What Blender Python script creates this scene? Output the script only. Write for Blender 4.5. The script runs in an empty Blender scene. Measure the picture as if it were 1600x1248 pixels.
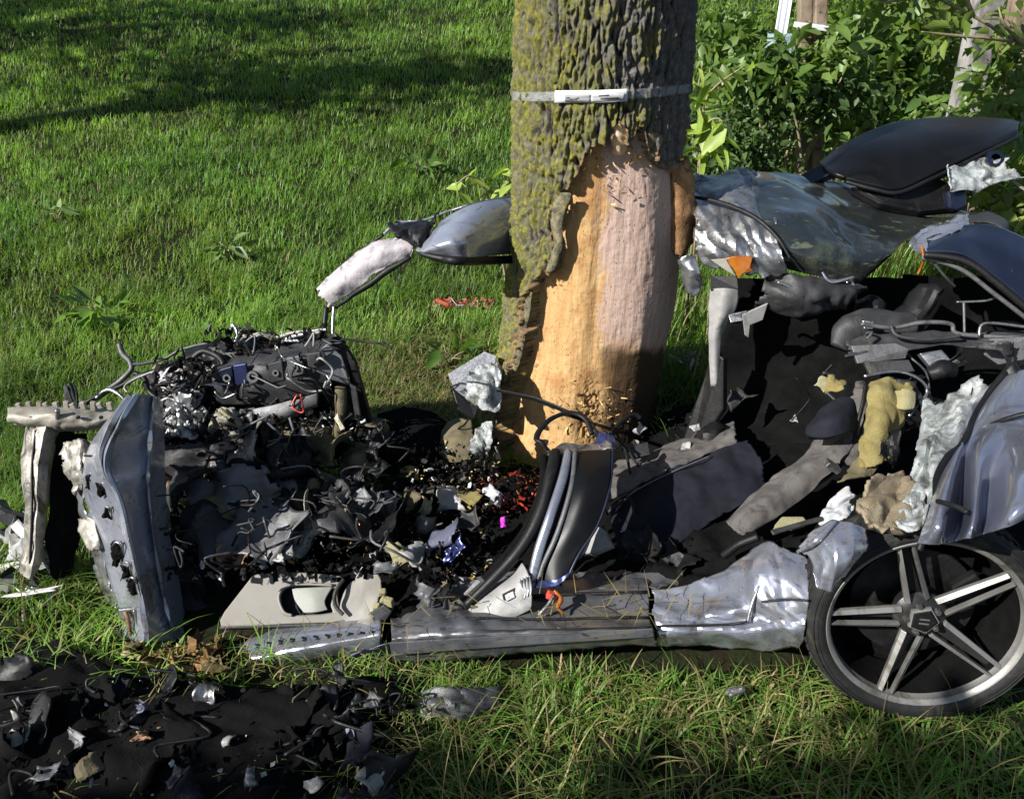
import bpy, bmesh, math, random
import numpy as np
from mathutils import Vector, Matrix
SC = bpy.context.scene
COL = SC.collection
RNG = np.random.default_rng(7)
random.seed(7)

# ---------------------------------------------------------------- camera, sky, sun, exposure
CAM_H, PITCH, FPX = 1.83, math.radians(31.0), 1210.0
cd = bpy.data.cameras.new('camera'); cam = bpy.data.objects.new('camera', cd); COL.objects.link(cam)
cam.location = (0, 0, CAM_H); cam.rotation_euler = (math.pi/2 - PITCH, 0, 0)
cd.sensor_width = 36.0; cd.lens = 36.0*FPX/1600.0; cd.clip_start = 0.05; cd.clip_end = 400
SC.camera = cam
SUN_AZ, SUN_EL = math.radians(-121), math.radians(34)     # azimuth from +Y, clockwise: low sun from the left, a little behind the camera
world = bpy.data.worlds.new("World"); SC.world = world; world.use_nodes = True
wn = world.node_tree; wn.nodes.clear()
sky = wn.nodes.new('ShaderNodeTexSky'); sky.sky_type = 'NISHITA'; sky.sun_disc = False
sky.sun_elevation = SUN_EL; sky.sun_rotation = SUN_AZ % (2*math.pi); sky.air_density = 1.0; sky.dust_density = 0.6
bg = wn.nodes.new('ShaderNodeBackground'); bg.inputs['Strength'].default_value = 0.06
wo = wn.nodes.new('ShaderNodeOutputWorld')
wn.links.new(sky.outputs['Color'], bg.inputs['Color']); wn.links.new(bg.outputs[0], wo.inputs['Surface'])
sl = bpy.data.lights.new('sun', 'SUN'); sl.energy = 5.0; sl.angle = math.radians(0.5); sl.color = (1.0, 0.97, 0.92)
sun = bpy.data.objects.new('sun', sl); COL.objects.link(sun)
TO_SUN = Vector((math.sin(SUN_AZ)*math.cos(SUN_EL), math.cos(SUN_AZ)*math.cos(SUN_EL), math.sin(SUN_EL)))
sun.rotation_euler = (-TO_SUN).to_track_quat('-Z', 'Y').to_euler(); sun.location = TO_SUN*20
SC.view_settings.view_transform = 'Standard'; SC.view_settings.look = 'None'
SC.view_settings.gamma = 1.0; SC.view_settings.exposure = 1.15; SC.view_settings.use_curve_mapping = False

# ---------------------------------------------------------------- measuring helpers
CP, SP = math.cos(PITCH), math.sin(PITCH)
def ray(px, py):
    dx = (px-800)/FPX; dy = -(py-624)/FPX
    return np.array([dx, CP+dy*SP, -SP+dy*CP])
def W(px, py, Y):                       # the point seen at a photo position, Y metres ahead
    d = ray(px, py); t = Y/d[1]
    return np.array([d[0]*t, Y, CAM_H+d[2]*t])
def G(px, py, z=0.0):                   # ... at height z
    d = ray(px, py); t = (z-CAM_H)/d[2]
    return np.array([d[0]*t, d[1]*t, z])
def project(P):
    P = np.asarray(P, float); q = P-np.array([0, 0, CAM_H])
    zz = q[..., 1]*CP-q[..., 2]*SP; yy = q[..., 1]*SP+q[..., 2]*CP
    return 800+FPX*q[..., 0]/zz, 624-FPX*yy/zz

# ---------------------------------------------------------------- noise (vectorised)
def _h(ix, iy, iz, seed):
    n = (ix*374761393+iy*668265263+iz*1274126177+seed*362437) & 0xFFFFFFFF
    n = ((n ^ (n >> 13))*1274126177) & 0xFFFFFFFF
    n = (n ^ (n >> 16)) & 0xFFFFFFFF
    return n/4294967295.0
def vnoise(P, s=1.0, seed=0):           # value noise, -1..1
    P = np.asarray(P, float)*s; i = np.floor(P).astype(np.int64); f = P-i; f = f*f*(3-2*f); r = 0
    for a in (0, 1):
        for b in (0, 1):
            for c in (0, 1):
                w = (f[..., 0] if a else 1-f[..., 0])*(f[..., 1] if b else 1-f[..., 1])*(f[..., 2] if c else 1-f[..., 2])
                r = r+w*_h(i[..., 0]+a, i[..., 1]+b, i[..., 2]+c, seed)
    return r*2-1
def fbm(P, s=1.0, o=4, seed=0):
    r = 0; a = 0.5
    for k in range(o): r = r+a*vnoise(P, s*2**k, seed+k*17); a *= .5
    return r
def ridged(P, s=1.0, o=3, seed=0):
    r = 0; a = 0.6
    for k in range(o): r = r+a*(1-np.abs(vnoise(P, s*2**k, seed+k*31))*2); a *= .45
    return r
def voro2(u, v, seed=0):                # F1, F2, cell id on a jittered grid
    iu = np.floor(u).astype(np.int64); iv = np.floor(v).astype(np.int64)
    f1 = np.full(u.shape, 9.0); f2 = np.full(u.shape, 9.0); cid = np.zeros(u.shape)
    for a in (-1, 0, 1):
        for b in (-1, 0, 1):
            cu = iu+a; cv = iv+b; z = np.zeros_like(cu)
            d = np.hypot(cu+_h(cu, cv, z, seed)-u, cv+_h(cu, cv, z, seed+5)-v)
            m = d < f1
            f2 = np.where(m, f1, np.minimum(f2, d)); cid = np.where(m, _h(cu, cv, z, seed+9), cid); f1 = np.where(m, d, f1)
    return f1, f2, cid
def sstep(a, b, x):
    t = np.clip((x-a)/(b-a), 0, 1); return t*t*(3-2*t)

# ---------------------------------------------------------------- scene-graph helpers
def tag(o, label=None, cat=None, group=None, kind=None):
    if label: o['label'] = label
    if cat: o['category'] = cat
    if group: o['group'] = group
    if kind: o['kind'] = kind
    return o
def thing(name, label, cat, loc=(0, 0, 0), group=None):
    o = bpy.data.objects.new(name, None); COL.objects.link(o); o.location = loc; o.empty_display_size = .1
    return tag(o, label, cat, group)
def wloc(p):
    v = Vector((0, 0, 0))
    while p: v = v+p.location; p = p.parent
    return v
def link(name, me, mat=None, parent=None, origin=None):
    """me is in world coordinates; it is re-centred on origin (default: lowest middle point)"""
    n = len(me.vertices); co = np.empty(n*3, np.float32); me.vertices.foreach_get('co', co); co = co.reshape(-1, 3)
    if origin is None:
        mn, mx = co.min(0), co.max(0); origin = np.array([(mn[0]+mx[0])/2, (mn[1]+mx[1])/2, mn[2]])
    co -= np.asarray(origin, np.float32); me.vertices.foreach_set('co', co.ravel()); me.update()
    o = bpy.data.objects.new(name, me); COL.objects.link(o)
    if mat: me.materials.append(mat)
    o.location = Vector([float(c) for c in origin])
    if parent: o.parent = parent; o.location = o.location-wloc(parent)
    return o
def meshnp(name, V, quads=None, tris=None, col=None, smooth=False, sharp=None):
    me = bpy.data.meshes.new(name)
    V = np.asarray(V, np.float32).reshape(-1, 3)
    q = np.asarray(quads, np.int32).reshape(-1, 4) if quads is not None and len(quads) else np.zeros((0, 4), np.int32)
    t = np.asarray(tris, np.int32).reshape(-1, 3) if tris is not None and len(tris) else np.zeros((0, 3), np.int32)
    me.vertices.add(len(V)); me.vertices.foreach_set('co', V.ravel())
    nl = q.size+t.size; me.loops.add(nl); me.loops.foreach_set('vertex_index', np.concatenate([q.ravel(), t.ravel()]))
    npg = len(q)+len(t); me.polygons.add(npg)
    st = np.concatenate([np.arange(len(q))*4, q.size+np.arange(len(t))*3]).astype(np.int32)
    me.polygons.foreach_set('loop_start', st)
    me.polygons.foreach_set('use_smooth', np.full(npg, bool(smooth)))
    me.update(calc_edges=True); me.validate()
    if col is not None:
        a = me.color_attributes.new('tint', 'FLOAT_COLOR', 'POINT')
        c = np.ones((len(V), 4), np.float32); c[:, :col.shape[1]] = col; a.data.foreach_set('color', c.ravel())
    if sharp: me.set_sharp_from_angle(angle=math.radians(sharp))
    return me
def catmull(A, n, axis=0, closed=False):
    A = np.moveaxis(np.asarray(A, float), axis, 0); k = len(A)
    if k == 2 and not closed:
        t = np.linspace(0, 1, n).reshape((-1,)+(1,)*(A.ndim-1)); R = A[0]*(1-t)+A[1]*t
        return np.moveaxis(R, 0, axis)
    t = np.linspace(0, k if closed else k-1, n, endpoint=not closed)
    i = np.minimum(np.floor(t).astype(int), k-1 if closed else k-2); f = (t-i).reshape((-1,)+(1,)*(A.ndim-1))
    if closed: p0, p1, p2, p3 = A[(i-1) % k], A[i % k], A[(i+1) % k], A[(i+2) % k]
    else: p0, p1, p2, p3 = A[np.maximum(i-1, 0)], A[i], A[i+1], A[np.minimum(i+2, k-1)]
    R = .5*((2*p1)+(-p0+p2)*f+(2*p0-5*p1+4*p2-p3)*f*f+(-p0+3*p1-3*p2+p3)*f**3)
    return np.moveaxis(R, 0, axis)
def pts(L):
    return np.array([[W(*p) for p in r] for r in L])
def gridfaces(n, m, wrap=False):
    i, j = np.meshgrid(np.arange(n-1), np.arange(m if wrap else m-1), indexing='ij')
    j2 = (j+1) % m
    return np.stack([i*m+j, i*m+j2, (i+1)*m+j2, (i+1)*m+j], -1).reshape(-1, 4)
def normals_grid(P):
    a = np.gradient(P, axis=0); b = np.gradient(P, axis=1); N = np.cross(a, b)
    return N/np.maximum(np.linalg.norm(N, axis=-1, keepdims=True), 1e-9)
def patch(name, rows, mat, parent=None, n=26, m=34, crumple=0.0, cs=9, dent=0.0, ds=3, thick=.004, ragged=0.0, seed=0, sharp=38, label=None, world=False, fold=0.0, fs=4, facet=0.0, fn=(6, 7), lin=False):
    """a sheet-metal / cloth / plastic sheet through measured points, with dents, folds and torn edges, given thickness"""
    P = np.array(rows, float) if world else pts(rows)
    P = catmull(P, n, 0)
    if lin:                             # hard creases along the given columns
        k = P.shape[1]; t = np.linspace(0, k-1, m); i = np.minimum(t.astype(int), k-2); f = (t-i)[None, :, None]; P = P[:, i]*(1-f)+P[:, i+1]*f
    else: P = catmull(P, m, 1)
    N = normals_grid(P)
    if facet:                            # sharp-edged buckles: piecewise-linear folds on a warped, sheared lattice
        r = np.random.default_rng(seed+900); u, v = np.meshgrid(np.linspace(0, 1, n), np.linspace(0, 1, m), indexing='ij'); D = 0
        for o, amp in ((1.0, 1.0), (2.1, .45)):
            a, b = max(2, int(fn[0]*o)), max(2, int(fn[1]*o)); A = r.uniform(-1, 1, (a+3, b+3))
            UV = np.stack([u*3, v*3, 0*u+o], -1); uu = np.clip(u*a+.55*vnoise(UV, 1.3, seed+1)+.25*v*a*r.uniform(-.6, .6)+1, 0, a+1.99); vv = np.clip(v*b+.55*vnoise(UV, 1.3, seed+2)+.25*u*b*r.uniform(-.6, .6)+1, 0, b+1.99)
            i = uu.astype(int); j = vv.astype(int); f = uu-i; g = vv-j
            lo = A[i, j]+(A[i+1, j]-A[i, j])*f+(A[i+1, j+1]-A[i+1, j])*g; hi = A[i, j]+(A[i, j+1]-A[i, j])*g+(A[i+1, j+1]-A[i, j+1])*f
            D = D+amp*np.where(f > g, lo, hi)
        P = P+N*(facet*D)[..., None]
    if dent: P = P+N*(dent*fbm(P, ds, 3, seed))[..., None]
    if crumple: P = P+N*(crumple*ridged(P, cs, 3, seed+3))[..., None]+crumple*.6*np.stack([vnoise(P, cs*1.3, seed+k) for k in (60, 61, 62)], -1)
    if fold:
        Q = P.copy(); Q[..., 2] *= .15
        P = P+N*(fold*ridged(Q, fs, 2, seed+8))[..., None]
    F = gridfaces(n, m)
    if ragged:
        u = np.linspace(0, 1, n)[:, None]; v = np.linspace(0, 1, m)[None]
        d = np.minimum(np.minimum(u, 1-u)+0*v, np.minimum(v, 1-v)+0*u)
        keep = d > ragged*(0.5+0.9*vnoise(P, 28, seed+40)+.4*vnoise(P, 70, seed+41))
        k = keep.ravel(); F = F[k[F].sum(1) >= 3]
        used = np.unique(F); mp = np.full(n*m, -1); mp[used] = np.arange(len(used)); F = mp[F]; V = P.reshape(-1, 3)[used]
    else: V = P.reshape(-1, 3)
    me = meshnp(name, V, F, smooth=True, sharp=sharp)
    o = link(name, me, mat, parent)
    if thick:
        s = o.modifiers.new('thickness', 'SOLIDIFY'); s.thickness = thick; s.offset = 0
    if label: o['label'] = label
    return o
def plate(name, outline, mat, parent=None, Y=None, thick=.01, bevel=.002, holes=(), label=None, world=False):
    """a thick plate cut to a measured outline (points (px, py, Y) or (px, py) with one Y)"""
    bm = bmesh.new(); edges = []
    def loop(L):
        vs = [bm.verts.new(Vector(p) if world else Vector(W(p[0], p[1], p[2] if len(p) > 2 else Y))) for p in L]
        return vs, [bm.edges.new((vs[i], vs[(i+1) % len(vs)])) for i in range(len(vs))]
    vs, e = loop(outline); edges += e
    if holes:
        for h in holes: edges += loop(h)[1]
        bmesh.ops.triangle_fill(bm, edges=edges, use_beauty=True)
    else:
        bm.faces.new(vs)
    bm.normal_update(); nrm = Vector()
    for f in bm.faces:
        if f.normal.y > 0: f.normal_flip()
    bm.normal_update()
    for f in bm.faces: nrm += f.normal*f.calc_area()
    nrm.normalize()
    g = bmesh.ops.extrude_face_region(bm, geom=list(bm.faces))
    for v in g['geom']:
        if isinstance(v, bmesh.types.BMVert): v.co -= nrm*thick
    bmesh.ops.recalc_face_normals(bm, faces=bm.faces)
    me = bpy.data.meshes.new(name); bm.to_mesh(me); bm.free()
    o = link(name, me, mat, parent)
    if bevel:
        b = o.modifiers.new('bevel', 'BEVEL'); b.width = bevel; b.segments = 2; b.limit_method = 'ANGLE'
    if label: o['label'] = label
    return o
def tubemesh(P, r, k=8, flat=1.0, up=None):
    P = np.asarray(P, float); n = len(P); r = np.broadcast_to(np.asarray(r, float), (n,))
    T = np.gradient(P, axis=0); T /= np.maximum(np.linalg.norm(T, axis=1, keepdims=True), 1e-9)
    a = np.array(up if up is not None else (0.13, -.3, 1.0)); A = np.cross(T, a); bad = np.linalg.norm(A, axis=1) < .05
    A[bad] = np.cross(T[bad], np.array([1., 0, 0])); A /= np.linalg.norm(A, axis=1, keepdims=True); B = np.cross(A, T)
    th = np.arange(k)*2*math.pi/k
    V = P[:, None]+r[:, None, None]*(np.cos(th)[None, :, None]*A[:, None]+flat*np.sin(th)[None, :, None]*B[:, None])
    F = gridfaces(n, k, True)
    V = np.concatenate([V.reshape(-1, 3), P[:1], P[-1:]]); c0 = n*k; j = np.arange(k); j2 = (j+1) % k
    tr = np.concatenate([np.stack([j2, j, np.full(k, c0)], 1), np.stack([(n-1)*k+j, (n-1)*k+j2, np.full(k, c0+1)], 1)])
    return V, F, tr
def tube(name, P, r, mat, parent=None, world=False, k=8, n=None, flat=1.0, up=None, label=None, wob=0.0, seed=0, ws=10, sharp=None):
    P = np.array([p if world else W(*p) for p in P], float); n = n or max(6, 6*len(P))
    R = np.broadcast_to(np.asarray(r, float), (len(P),))
    P2 = catmull(P, n); R2 = np.maximum(catmull(R[:, None], n)[:, 0], 1e-4)
    V, F, T = tubemesh(P2, R2, k, flat, up)
    if wob: V = V+wob*np.stack([fbm(V, ws, 3, seed+q) for q in (0, 7, 13)], -1)*2
    o = link(name, meshnp(name, V, F, T, smooth=True, sharp=sharp), mat, parent)
    if label: o['label'] = label
    return o
def lathe(name, prof, mat, parent, M, k=64, sharp=35, origin=None):
    """prof: (radius, height) pairs; M: 4x4 placing the lathe axis (local z) in the world"""
    prof = np.array(prof); th = np.arange(k)*2*math.pi/k
    V = np.stack([prof[:, :1]*np.cos(th), prof[:, :1]*np.sin(th), np.repeat(prof[:, 1:], k, 1)], -1).reshape(-1, 3)
    Mx = np.array(M); V = V@Mx[:3, :3].T+Mx[:3, 3]
    return link(name, meshnp(name, V, gridfaces(len(prof), k, True), smooth=True, sharp=sharp), mat, parent, origin)
def boxmesh(bm, c, s, R=None):
    g = bmesh.ops.create_cube(bm, size=1.0)
    for v in g['verts']:
        p = Vector((v.co.x*s[0], v.co.y*s[1], v.co.z*s[2]))
        if R is not None: p = R @ p
        v.co = p+Vector(c)
def box(name, c, s, mat, parent=None, R=None, bevel=.004, label=None):
    bm = bmesh.new(); boxmesh(bm, c, s, R); me = bpy.data.meshes.new(name); bm.to_mesh(me); bm.free()
    o = link(name, me, mat, parent)
    if bevel: b = o.modifiers.new('bevel', 'BEVEL'); b.width = bevel; b.segments = 2
    if label: o['label'] = label
    return o
def bits(name, C, S, cols, mat, parent=None, flatness=.25, seed=0, long=1.0):
    """many small broken pieces as one mesh: jittered, turned slivers"""
    r = np.random.default_rng(seed); n = len(C)
    base = np.array([[-1, -1, -1], [1, -1, -1], [1, 1, -1], [-1, 1, -1], [-1, -1, 1], [1, -1, 1], [1, 1, 1], [-1, 1, 1]], float)*.5
    V = base[None]+r.uniform(-.28, .28, (n, 8, 3))
    sc = np.stack([S*r.uniform(.5, 1.6, n)*long, S*r.uniform(.3, 1.0, n), S*flatness*r.uniform(.3, 1.6, n)], -1); V = V*sc[:, None]
    q = r.normal(size=(n, 4)); q /= np.linalg.norm(q, axis=1, keepdims=True); w, x, y, z = q.T
    M = np.stack([1-2*(y*y+z*z), 2*(x*y-z*w), 2*(x*z+y*w), 2*(x*y+z*w), 1-2*(x*x+z*z), 2*(y*z-x*w), 2*(x*z-y*w), 2*(y*z+x*w), 1-2*(x*x+y*y)], -1).reshape(n, 3, 3)
    V = np.einsum('nij,nkj->nki', M, V)+C[:, None]
    f = np.array([[0, 3, 2, 1], [4, 5, 6, 7], [0, 1, 5, 4], [1, 2, 6, 5], [2, 3, 7, 6], [3, 0, 4, 7]])
    F = (f[None]+8*np.arange(n)[:, None, None]).reshape(-1, 4)
    return link(name, meshnp(name, V.reshape(-1, 3), F, col=np.repeat(cols, 8, 0)), mat, parent)
# ---------------------------------------------------------------- materials (all procedural)
def mat_new(name):
    m = bpy.data.materials.new(name); m.use_nodes = True; nt = m.node_tree; nt.nodes.clear()
    out = nt.nodes.new('ShaderNodeOutputMaterial'); b = nt.nodes.new('ShaderNodeBsdfPrincipled')
    nt.links.new(b.outputs[0], out.inputs['Surface']); return m, nt, b, out
def nd(nt, t, **k):
    n = nt.nodes.new(t)
    for a, v in k.items():
        if a.startswith('i_'): n.inputs[a[2:].replace('_', ' ')].default_value = v
        else: setattr(n, a, v)
    return n
def noise(nt, co, scale, detail=4, rough=.55, dist=0.0):
    n = nd(nt, 'ShaderNodeTexNoise'); n.inputs['Scale'].default_value = scale; n.inputs['Detail'].default_value = detail
    n.inputs['Roughness'].default_value = rough; n.inputs['Distortion'].default_value = dist
    if co: nt.links.new(co, n.inputs['Vector'])
    return n.outputs['Fac']
def ramp(nt, fac, stops):
    r = nd(nt, 'ShaderNodeValToRGB'); e = r.color_ramp.elements
    e[0].position, e[0].color = stops[0][0], (*stops[0][1], 1); e[1].position, e[1].color = stops[-1][0], (*stops[-1][1], 1)
    for p, c in stops[1:-1]:
        x = e.new(p); x.color = (*c, 1)
    nt.links.new(fac, r.inputs['Fac']); return r.outputs['Color']
def mixc(nt, fac, a, b, mode='MIX'):
    m = nd(nt, 'ShaderNodeMix', data_type='RGBA', blend_type=mode)
    for s, v in ((0, fac), (6, a), (7, b)):
        if hasattr(v, 'default_value') or hasattr(v, 'is_linked'): nt.links.new(v, m.inputs[s])
        else: m.inputs[s].default_value = v if s == 0 else (*v, 1)
    return m.outputs[2]
def bump(nt, b, h, strength=.4, dist=.01):
    n = nd(nt, 'ShaderNodeBump'); n.inputs['Strength'].default_value = strength; n.inputs['Distance'].default_value = dist
    nt.links.new(h, n.inputs['Height']); nt.links.new(n.outputs[0], b.inputs['Normal']); return n
def coords(nt, sc=(1, 1, 1)):
    g = nd(nt, 'ShaderNodeNewGeometry')         # world position: one even grain over every part
    mp = nd(nt, 'ShaderNodeMapping'); mp.inputs['Scale'].default_value = sc
    nt.links.new(g.outputs['Position'], mp.inputs['Vector']); return mp.outputs[0]
def worn(name, c1, c2, rough=.5, metal=0.0, scale=14, dirt=None, dirt_amt=.5, bmp=.25, bscale=60, rvar=.15, coat=0.0, spec=.5, streak=None, bdist=.006):
    m, nt, b, out = mat_new(name); co = coords(nt)
    f = noise(nt, co, scale, 5, .6, .4)
    c = ramp(nt, f, [(.36, c1), (.64, c2)])
    if dirt:
        d = noise(nt, co, scale*.55, 8, .72, 1.2); dm = ramp(nt, d, [(.62-.25*dirt_amt, (0, 0, 0)), (.74-.2*dirt_amt, (1, 1, 1))])
        c = mixc(nt, dm, c, dirt)
        s = noise(nt, co, scale*14, 3, .7); sm = ramp(nt, s, [(.66, (0, 0, 0)), (.70, (1, 1, 1))]); c = mixc(nt, sm, c, dirt)
    if streak:
        co2 = coords(nt, streak[0]); s2 = noise(nt, co2, streak[1], 4, .6, .3); sm2 = ramp(nt, s2, [(.60, (0, 0, 0)), (.66, (1, 1, 1))]); c = mixc(nt, sm2, c, streak[2])
    nt.links.new(c, b.inputs['Base Color'])
    rr = nd(nt, 'ShaderNodeMapRange'); nt.links.new(noise(nt, co, scale*2.3, 4), rr.inputs['Value'])
    rr.inputs['To Min'].default_value = max(0, rough-rvar); rr.inputs['To Max'].default_value = min(1, rough+rvar)
    nt.links.new(rr.outputs[0], b.inputs['Roughness'])
    b.inputs['Metallic'].default_value = metal; b.inputs['Coat Weight'].default_value = coat; b.inputs['Specular IOR Level'].default_value = spec
    if bmp: bump(nt, b, noise(nt, co, bscale, 6, .65), bmp, bdist)
    return m
def leafmat(name, gain=1.0, trans=.45, rough=.5):
    m, nt, b, out = mat_new(name)
    a = nd(nt, 'ShaderNodeAttribute', attribute_name='tint')
    co = coords(nt); v = ramp(nt, noise(nt, co, 9, 3), [(.3, (.72, .72, .72)), (.7, (1.2, 1.2, 1.15))])
    c = mixc(nt, 1.0, a.outputs['Color'], v, 'MULTIPLY')
    nt.links.new(c, b.inputs['Base Color']); b.inputs['Roughness'].default_value = rough; b.inputs['Specular IOR Level'].default_value = .35
    t = nd(nt, 'ShaderNodeBsdfTranslucent'); tc = mixc(nt, 1.0, c, (1.25*gain, 1.35*gain, .5*gain), 'MULTIPLY'); nt.links.new(tc, t.inputs['Color'])
    mx = nd(nt, 'ShaderNodeMixShader'); mx.inputs[0].default_value = trans
    nt.links.new(b.outputs[0], mx.inputs[1]); nt.links.new(t.outputs[0], mx.inputs[2]); nt.links.new(mx.outputs[0], out.inputs['Surface'])
    return m
def tintmat(name, rough=.6, metal=0.0, bmp=.3):
    m, nt, b, out = mat_new(name); b.inputs['Specular IOR Level'].default_value = .12; a = nd(nt, 'ShaderNodeAttribute', attribute_name='tint'); co = coords(nt)
    c = mixc(nt, 1.0, a.outputs['Color'], ramp(nt, noise(nt, co, 60, 4), [(.3, (.55, .55, .55)), (.7, (1.2, 1.2, 1.2))]), 'MULTIPLY')
    nt.links.new(c, b.inputs['Base Color']); b.inputs['Roughness'].default_value = rough; b.inputs['Metallic'].default_value = metal
    bump(nt, b, noise(nt, co, 120, 4), bmp, .004); return m
M = {}
M['paint'] = worn('silver_blue_paint', (.25, .26, .305), (.32, .33, .375), .22, .68, 6, (.085, .075, .06), .36, .08, 40, .1, .3, streak=((3, 3, 14), 7, (.17, .175, .20)))
M['paint_blue'] = worn('blue_paint', (.045, .055, .15), (.065, .078, .20), .27, .8, 6, (.07, .07, .07), .2, .06, 40, .1, .5)
M['paint_dark'] = worn('scraped_dark_paint', (.016, .019, .021), (.028, .032, .029), .24, .3, 5, (.07, .08, .05), .25, .05, 50, .1, .5, streak=((1, 3, 3), 9, (.09, .105, .07)))
M['paint_soft'] = worn('lit_silver_blue_paint', (.265, .28, .335), (.345, .355, .41), .24, .55, 6, (.085, .075, .06), .42, .08, 40, .1, .3, streak=((3, 3, 14), 7, (.15, .155, .18)))  # same car paint, lighter and less metallic to make wing and rail look sunlit
M['paint_navy'] = worn('navy_paint', (.007, .009, .021), (.010, .013, .030), .36, .4, 6, (.05, .05, .05), .15, .06, 40, .1, .4)
M['bare'] = worn('bare_metal', (0.2213, 0.2266, 0.2372), (0.3267, 0.332, 0.3426), .40, .85, 16, (.07, .065, .055), .5, .3, 55, .15)
M['primer'] = worn('pale_primer', (0.1851, 0.1817, 0.175), (0.2356, 0.2322, 0.2255), .6, .1, 16, (.12, .11, .09), .42, .3, 50)
M['pinkgrey'] = worn('grey_lilac_foam', (0.2659, 0.2428, 0.2543), (0.3352, 0.3063, 0.3179), .75, 0, 18, (.10, .09, .09), .36, .5, 70)
M['cream'] = worn('cream_metal', (0.176, 0.16, 0.128), (0.2304, 0.2176, 0.1856), .55, .15, 14, (.14, .11, .07), .4, .3, 50)
M['rust'] = worn('rusty_steel', (.16, .08, .04), (.26, .15, .09), .75, .2, 16, (.05, .03, .02), .4, .5, 60)
M['beige'] = worn('beige_door_plastic', (0.1471, 0.1369, 0.118), (0.1676, 0.1557, 0.1351), 0.6, 0, 8, (.15, .13, .10), .38, .18, 260, .08, bdist=.002)
M['greentrim'] = worn('grey_green_plastic', (0.16, 0.168, 0.144), (0.2, 0.208, 0.18), .5, 0, 8, (.1, .1, .08), .3, .1, 200)
M['black'] = worn('black_plastic', (.0035, .0035, .004), (.007, .007, .0075), .5, 0, 12, (.016, .015, .013), .25, .2, 90, .15, 0, .22)
M['blackmatt'] = worn('shadow_sheet_black', (.0028, .0028, .0028), (.005, .005, .005), .95, 0, 20, (.008, .007, .006), .2, .5, 140, .05, 0, .06)
M['blackgloss'] = worn('black_gloss', (.003, .003, .0035), (.005, .005, .006), .34, 0, 7, (.010, .010, .010), .1, .03, 60, .06, .0, .14)
M['darkgrey'] = worn('dark_grey_plastic', (.016, .016, .017), (.032, .032, .034), .55, .05, 15, (.06, .055, .045), .3, .3, 80, .15, 0, .3)
M['midgrey'] = worn('grey_plastic', (.05, .05, .053), (.085, .085, .09), .5, .1, 15, (.03, .028, .024), .35, .3, 80)
M['seat'] = worn('grey_seat_cloth', (.058, .053, .05), (.09, .083, .077), .92, 0, 24, (.022, .02, .018), .35, .55, 320, .05, 0, .2, bdist=.003)
M['navycloth'] = worn('navy_cloth', (.004, .0045, .008), (.008, .009, .015), .85, 0, 20, (.010, .010, .012), .3, .5, 320, .08, 0, .2, bdist=.003)
M['foam'] = worn('yellow_foam', (0.1306, 0.1027, 0.02799), (0.1711, 0.1431, 0.05288), .88, 0, 20, (.16, .11, .03), .3, .6, 120)
M['foampale'] = worn('pale_yellow_foam', (0.1677, 0.1515, 0.07093), (0.1999, 0.187, 0.1096), .85, 0, 20, (.2, .16, .06), .25, .5, 120)
M['carpet'] = worn('beige_carpet', (0.1814, 0.1462, 0.09576), (0.2369, 0.1966, 0.1361), .95, 0, 20, (.15, .11, .06), .35, .8, 220, .04, 0, .1)
M['white'] = worn('white_cloth', (0.2701, 0.2783, 0.2946), (0.3192, 0.3233, 0.3355), .7, 0, 16, (.32, .30, .27), .25, .35, 70)
M['lining'] = worn('pale_lining', (0.192, 0.212, 0.212), (0.32, 0.336, 0.336), .5, .1, 22, (.07, .07, .06), .6, .5, 60, .15, streak=((10, 10, 2), 6, (.09, .095, .09)))
M['felt'] = worn('grey_felt', (0.128, 0.132, 0.144), (0.272, 0.28, 0.304), .95, 0, 150, (.07, .07, .07), .3, .8, 240, .04, 0, .1)
M['rubber'] = worn('tyre_rubber', (.006, .006, .006), (.011, .011, .0115), .7, 0, 18, (.03, .028, .022), .42, .3, 110, .1, 0, .25)
M['rim'] = worn('grey_alloy', (.16, .157, .15), (.23, .225, .21), .46, .55, 10, (.08, .07, .055), .4, .1, 80)
M['rimdark'] = worn('black_alloy', (.012, .012, .012), (.022, .021, .02), .4, .3, 10, (.04, .036, .03), .3, .15, 80)
M['orange'] = worn('orange_reflector', (0.1887, 0.04802, 0.00343), (0.247, 0.08575, 0.01029), .2, 0, 30, (.2, .08, .02), .25, .2, 80)
M['red'] = worn('red_plastic', (.42, .03, .02), (.55, .07, .04), .4, 0, 30, (.2, .05, .03), .2, .2, 80)
M['magenta'] = worn('magenta_fabric', (0.385, 0.014, 0.294), (0.476, 0.035, 0.385), .5, 0, 40, None, 0, .3, 100)
M['steel'] = worn('steel_wire', (0.21, 0.21, 0.217), (0.336, 0.336, 0.343), .35, .9, 30, (.1, .08, .06), .4, .2, 90)
M['olive'] = worn('olive_brown_cloth', (0.06, 0.05, 0.025), (0.11, 0.09, 0.045), .85, 0, 22, (.05, .04, .02), .35, .6, 80)
M['weathered'] = worn('weathered_timber', (.17, .16, .15), (.29, .28, .27), .85, 0, 6, (.09, .08, .06), .35, .6, 40, .08, 0, .2, streak=((14, 14, .8), 4, (.08, .075, .07)))
M['timber'] = worn('brown_timber', (.15, .11, .08), (.23, .18, .13), .85, 0, 6, (.07, .05, .03), .35, .6, 40, .08, 0, .2, streak=((14, 14, .8), 4, (.07, .05, .035)))
M['whitepaint'] = worn('white_enamel', (0.49, 0.504, 0.546), (0.56, 0.574, 0.602), .45, 0, 6, (.35, .35, .32), .2, .1, 60)
M['leaf'] = leafmat('leaf', 1.0, .42, .42)
M['grass'] = leafmat('grass_blade', 1.0, .48, .5)
M['bits'] = tintmat('broken_bits', .55, .0)
M['twig'] = worn('twig_bark', (.16, .13, .07), (.24, .20, .11), .8, 0, 30, (.08, .07, .03), .3, .3, 90)

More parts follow.
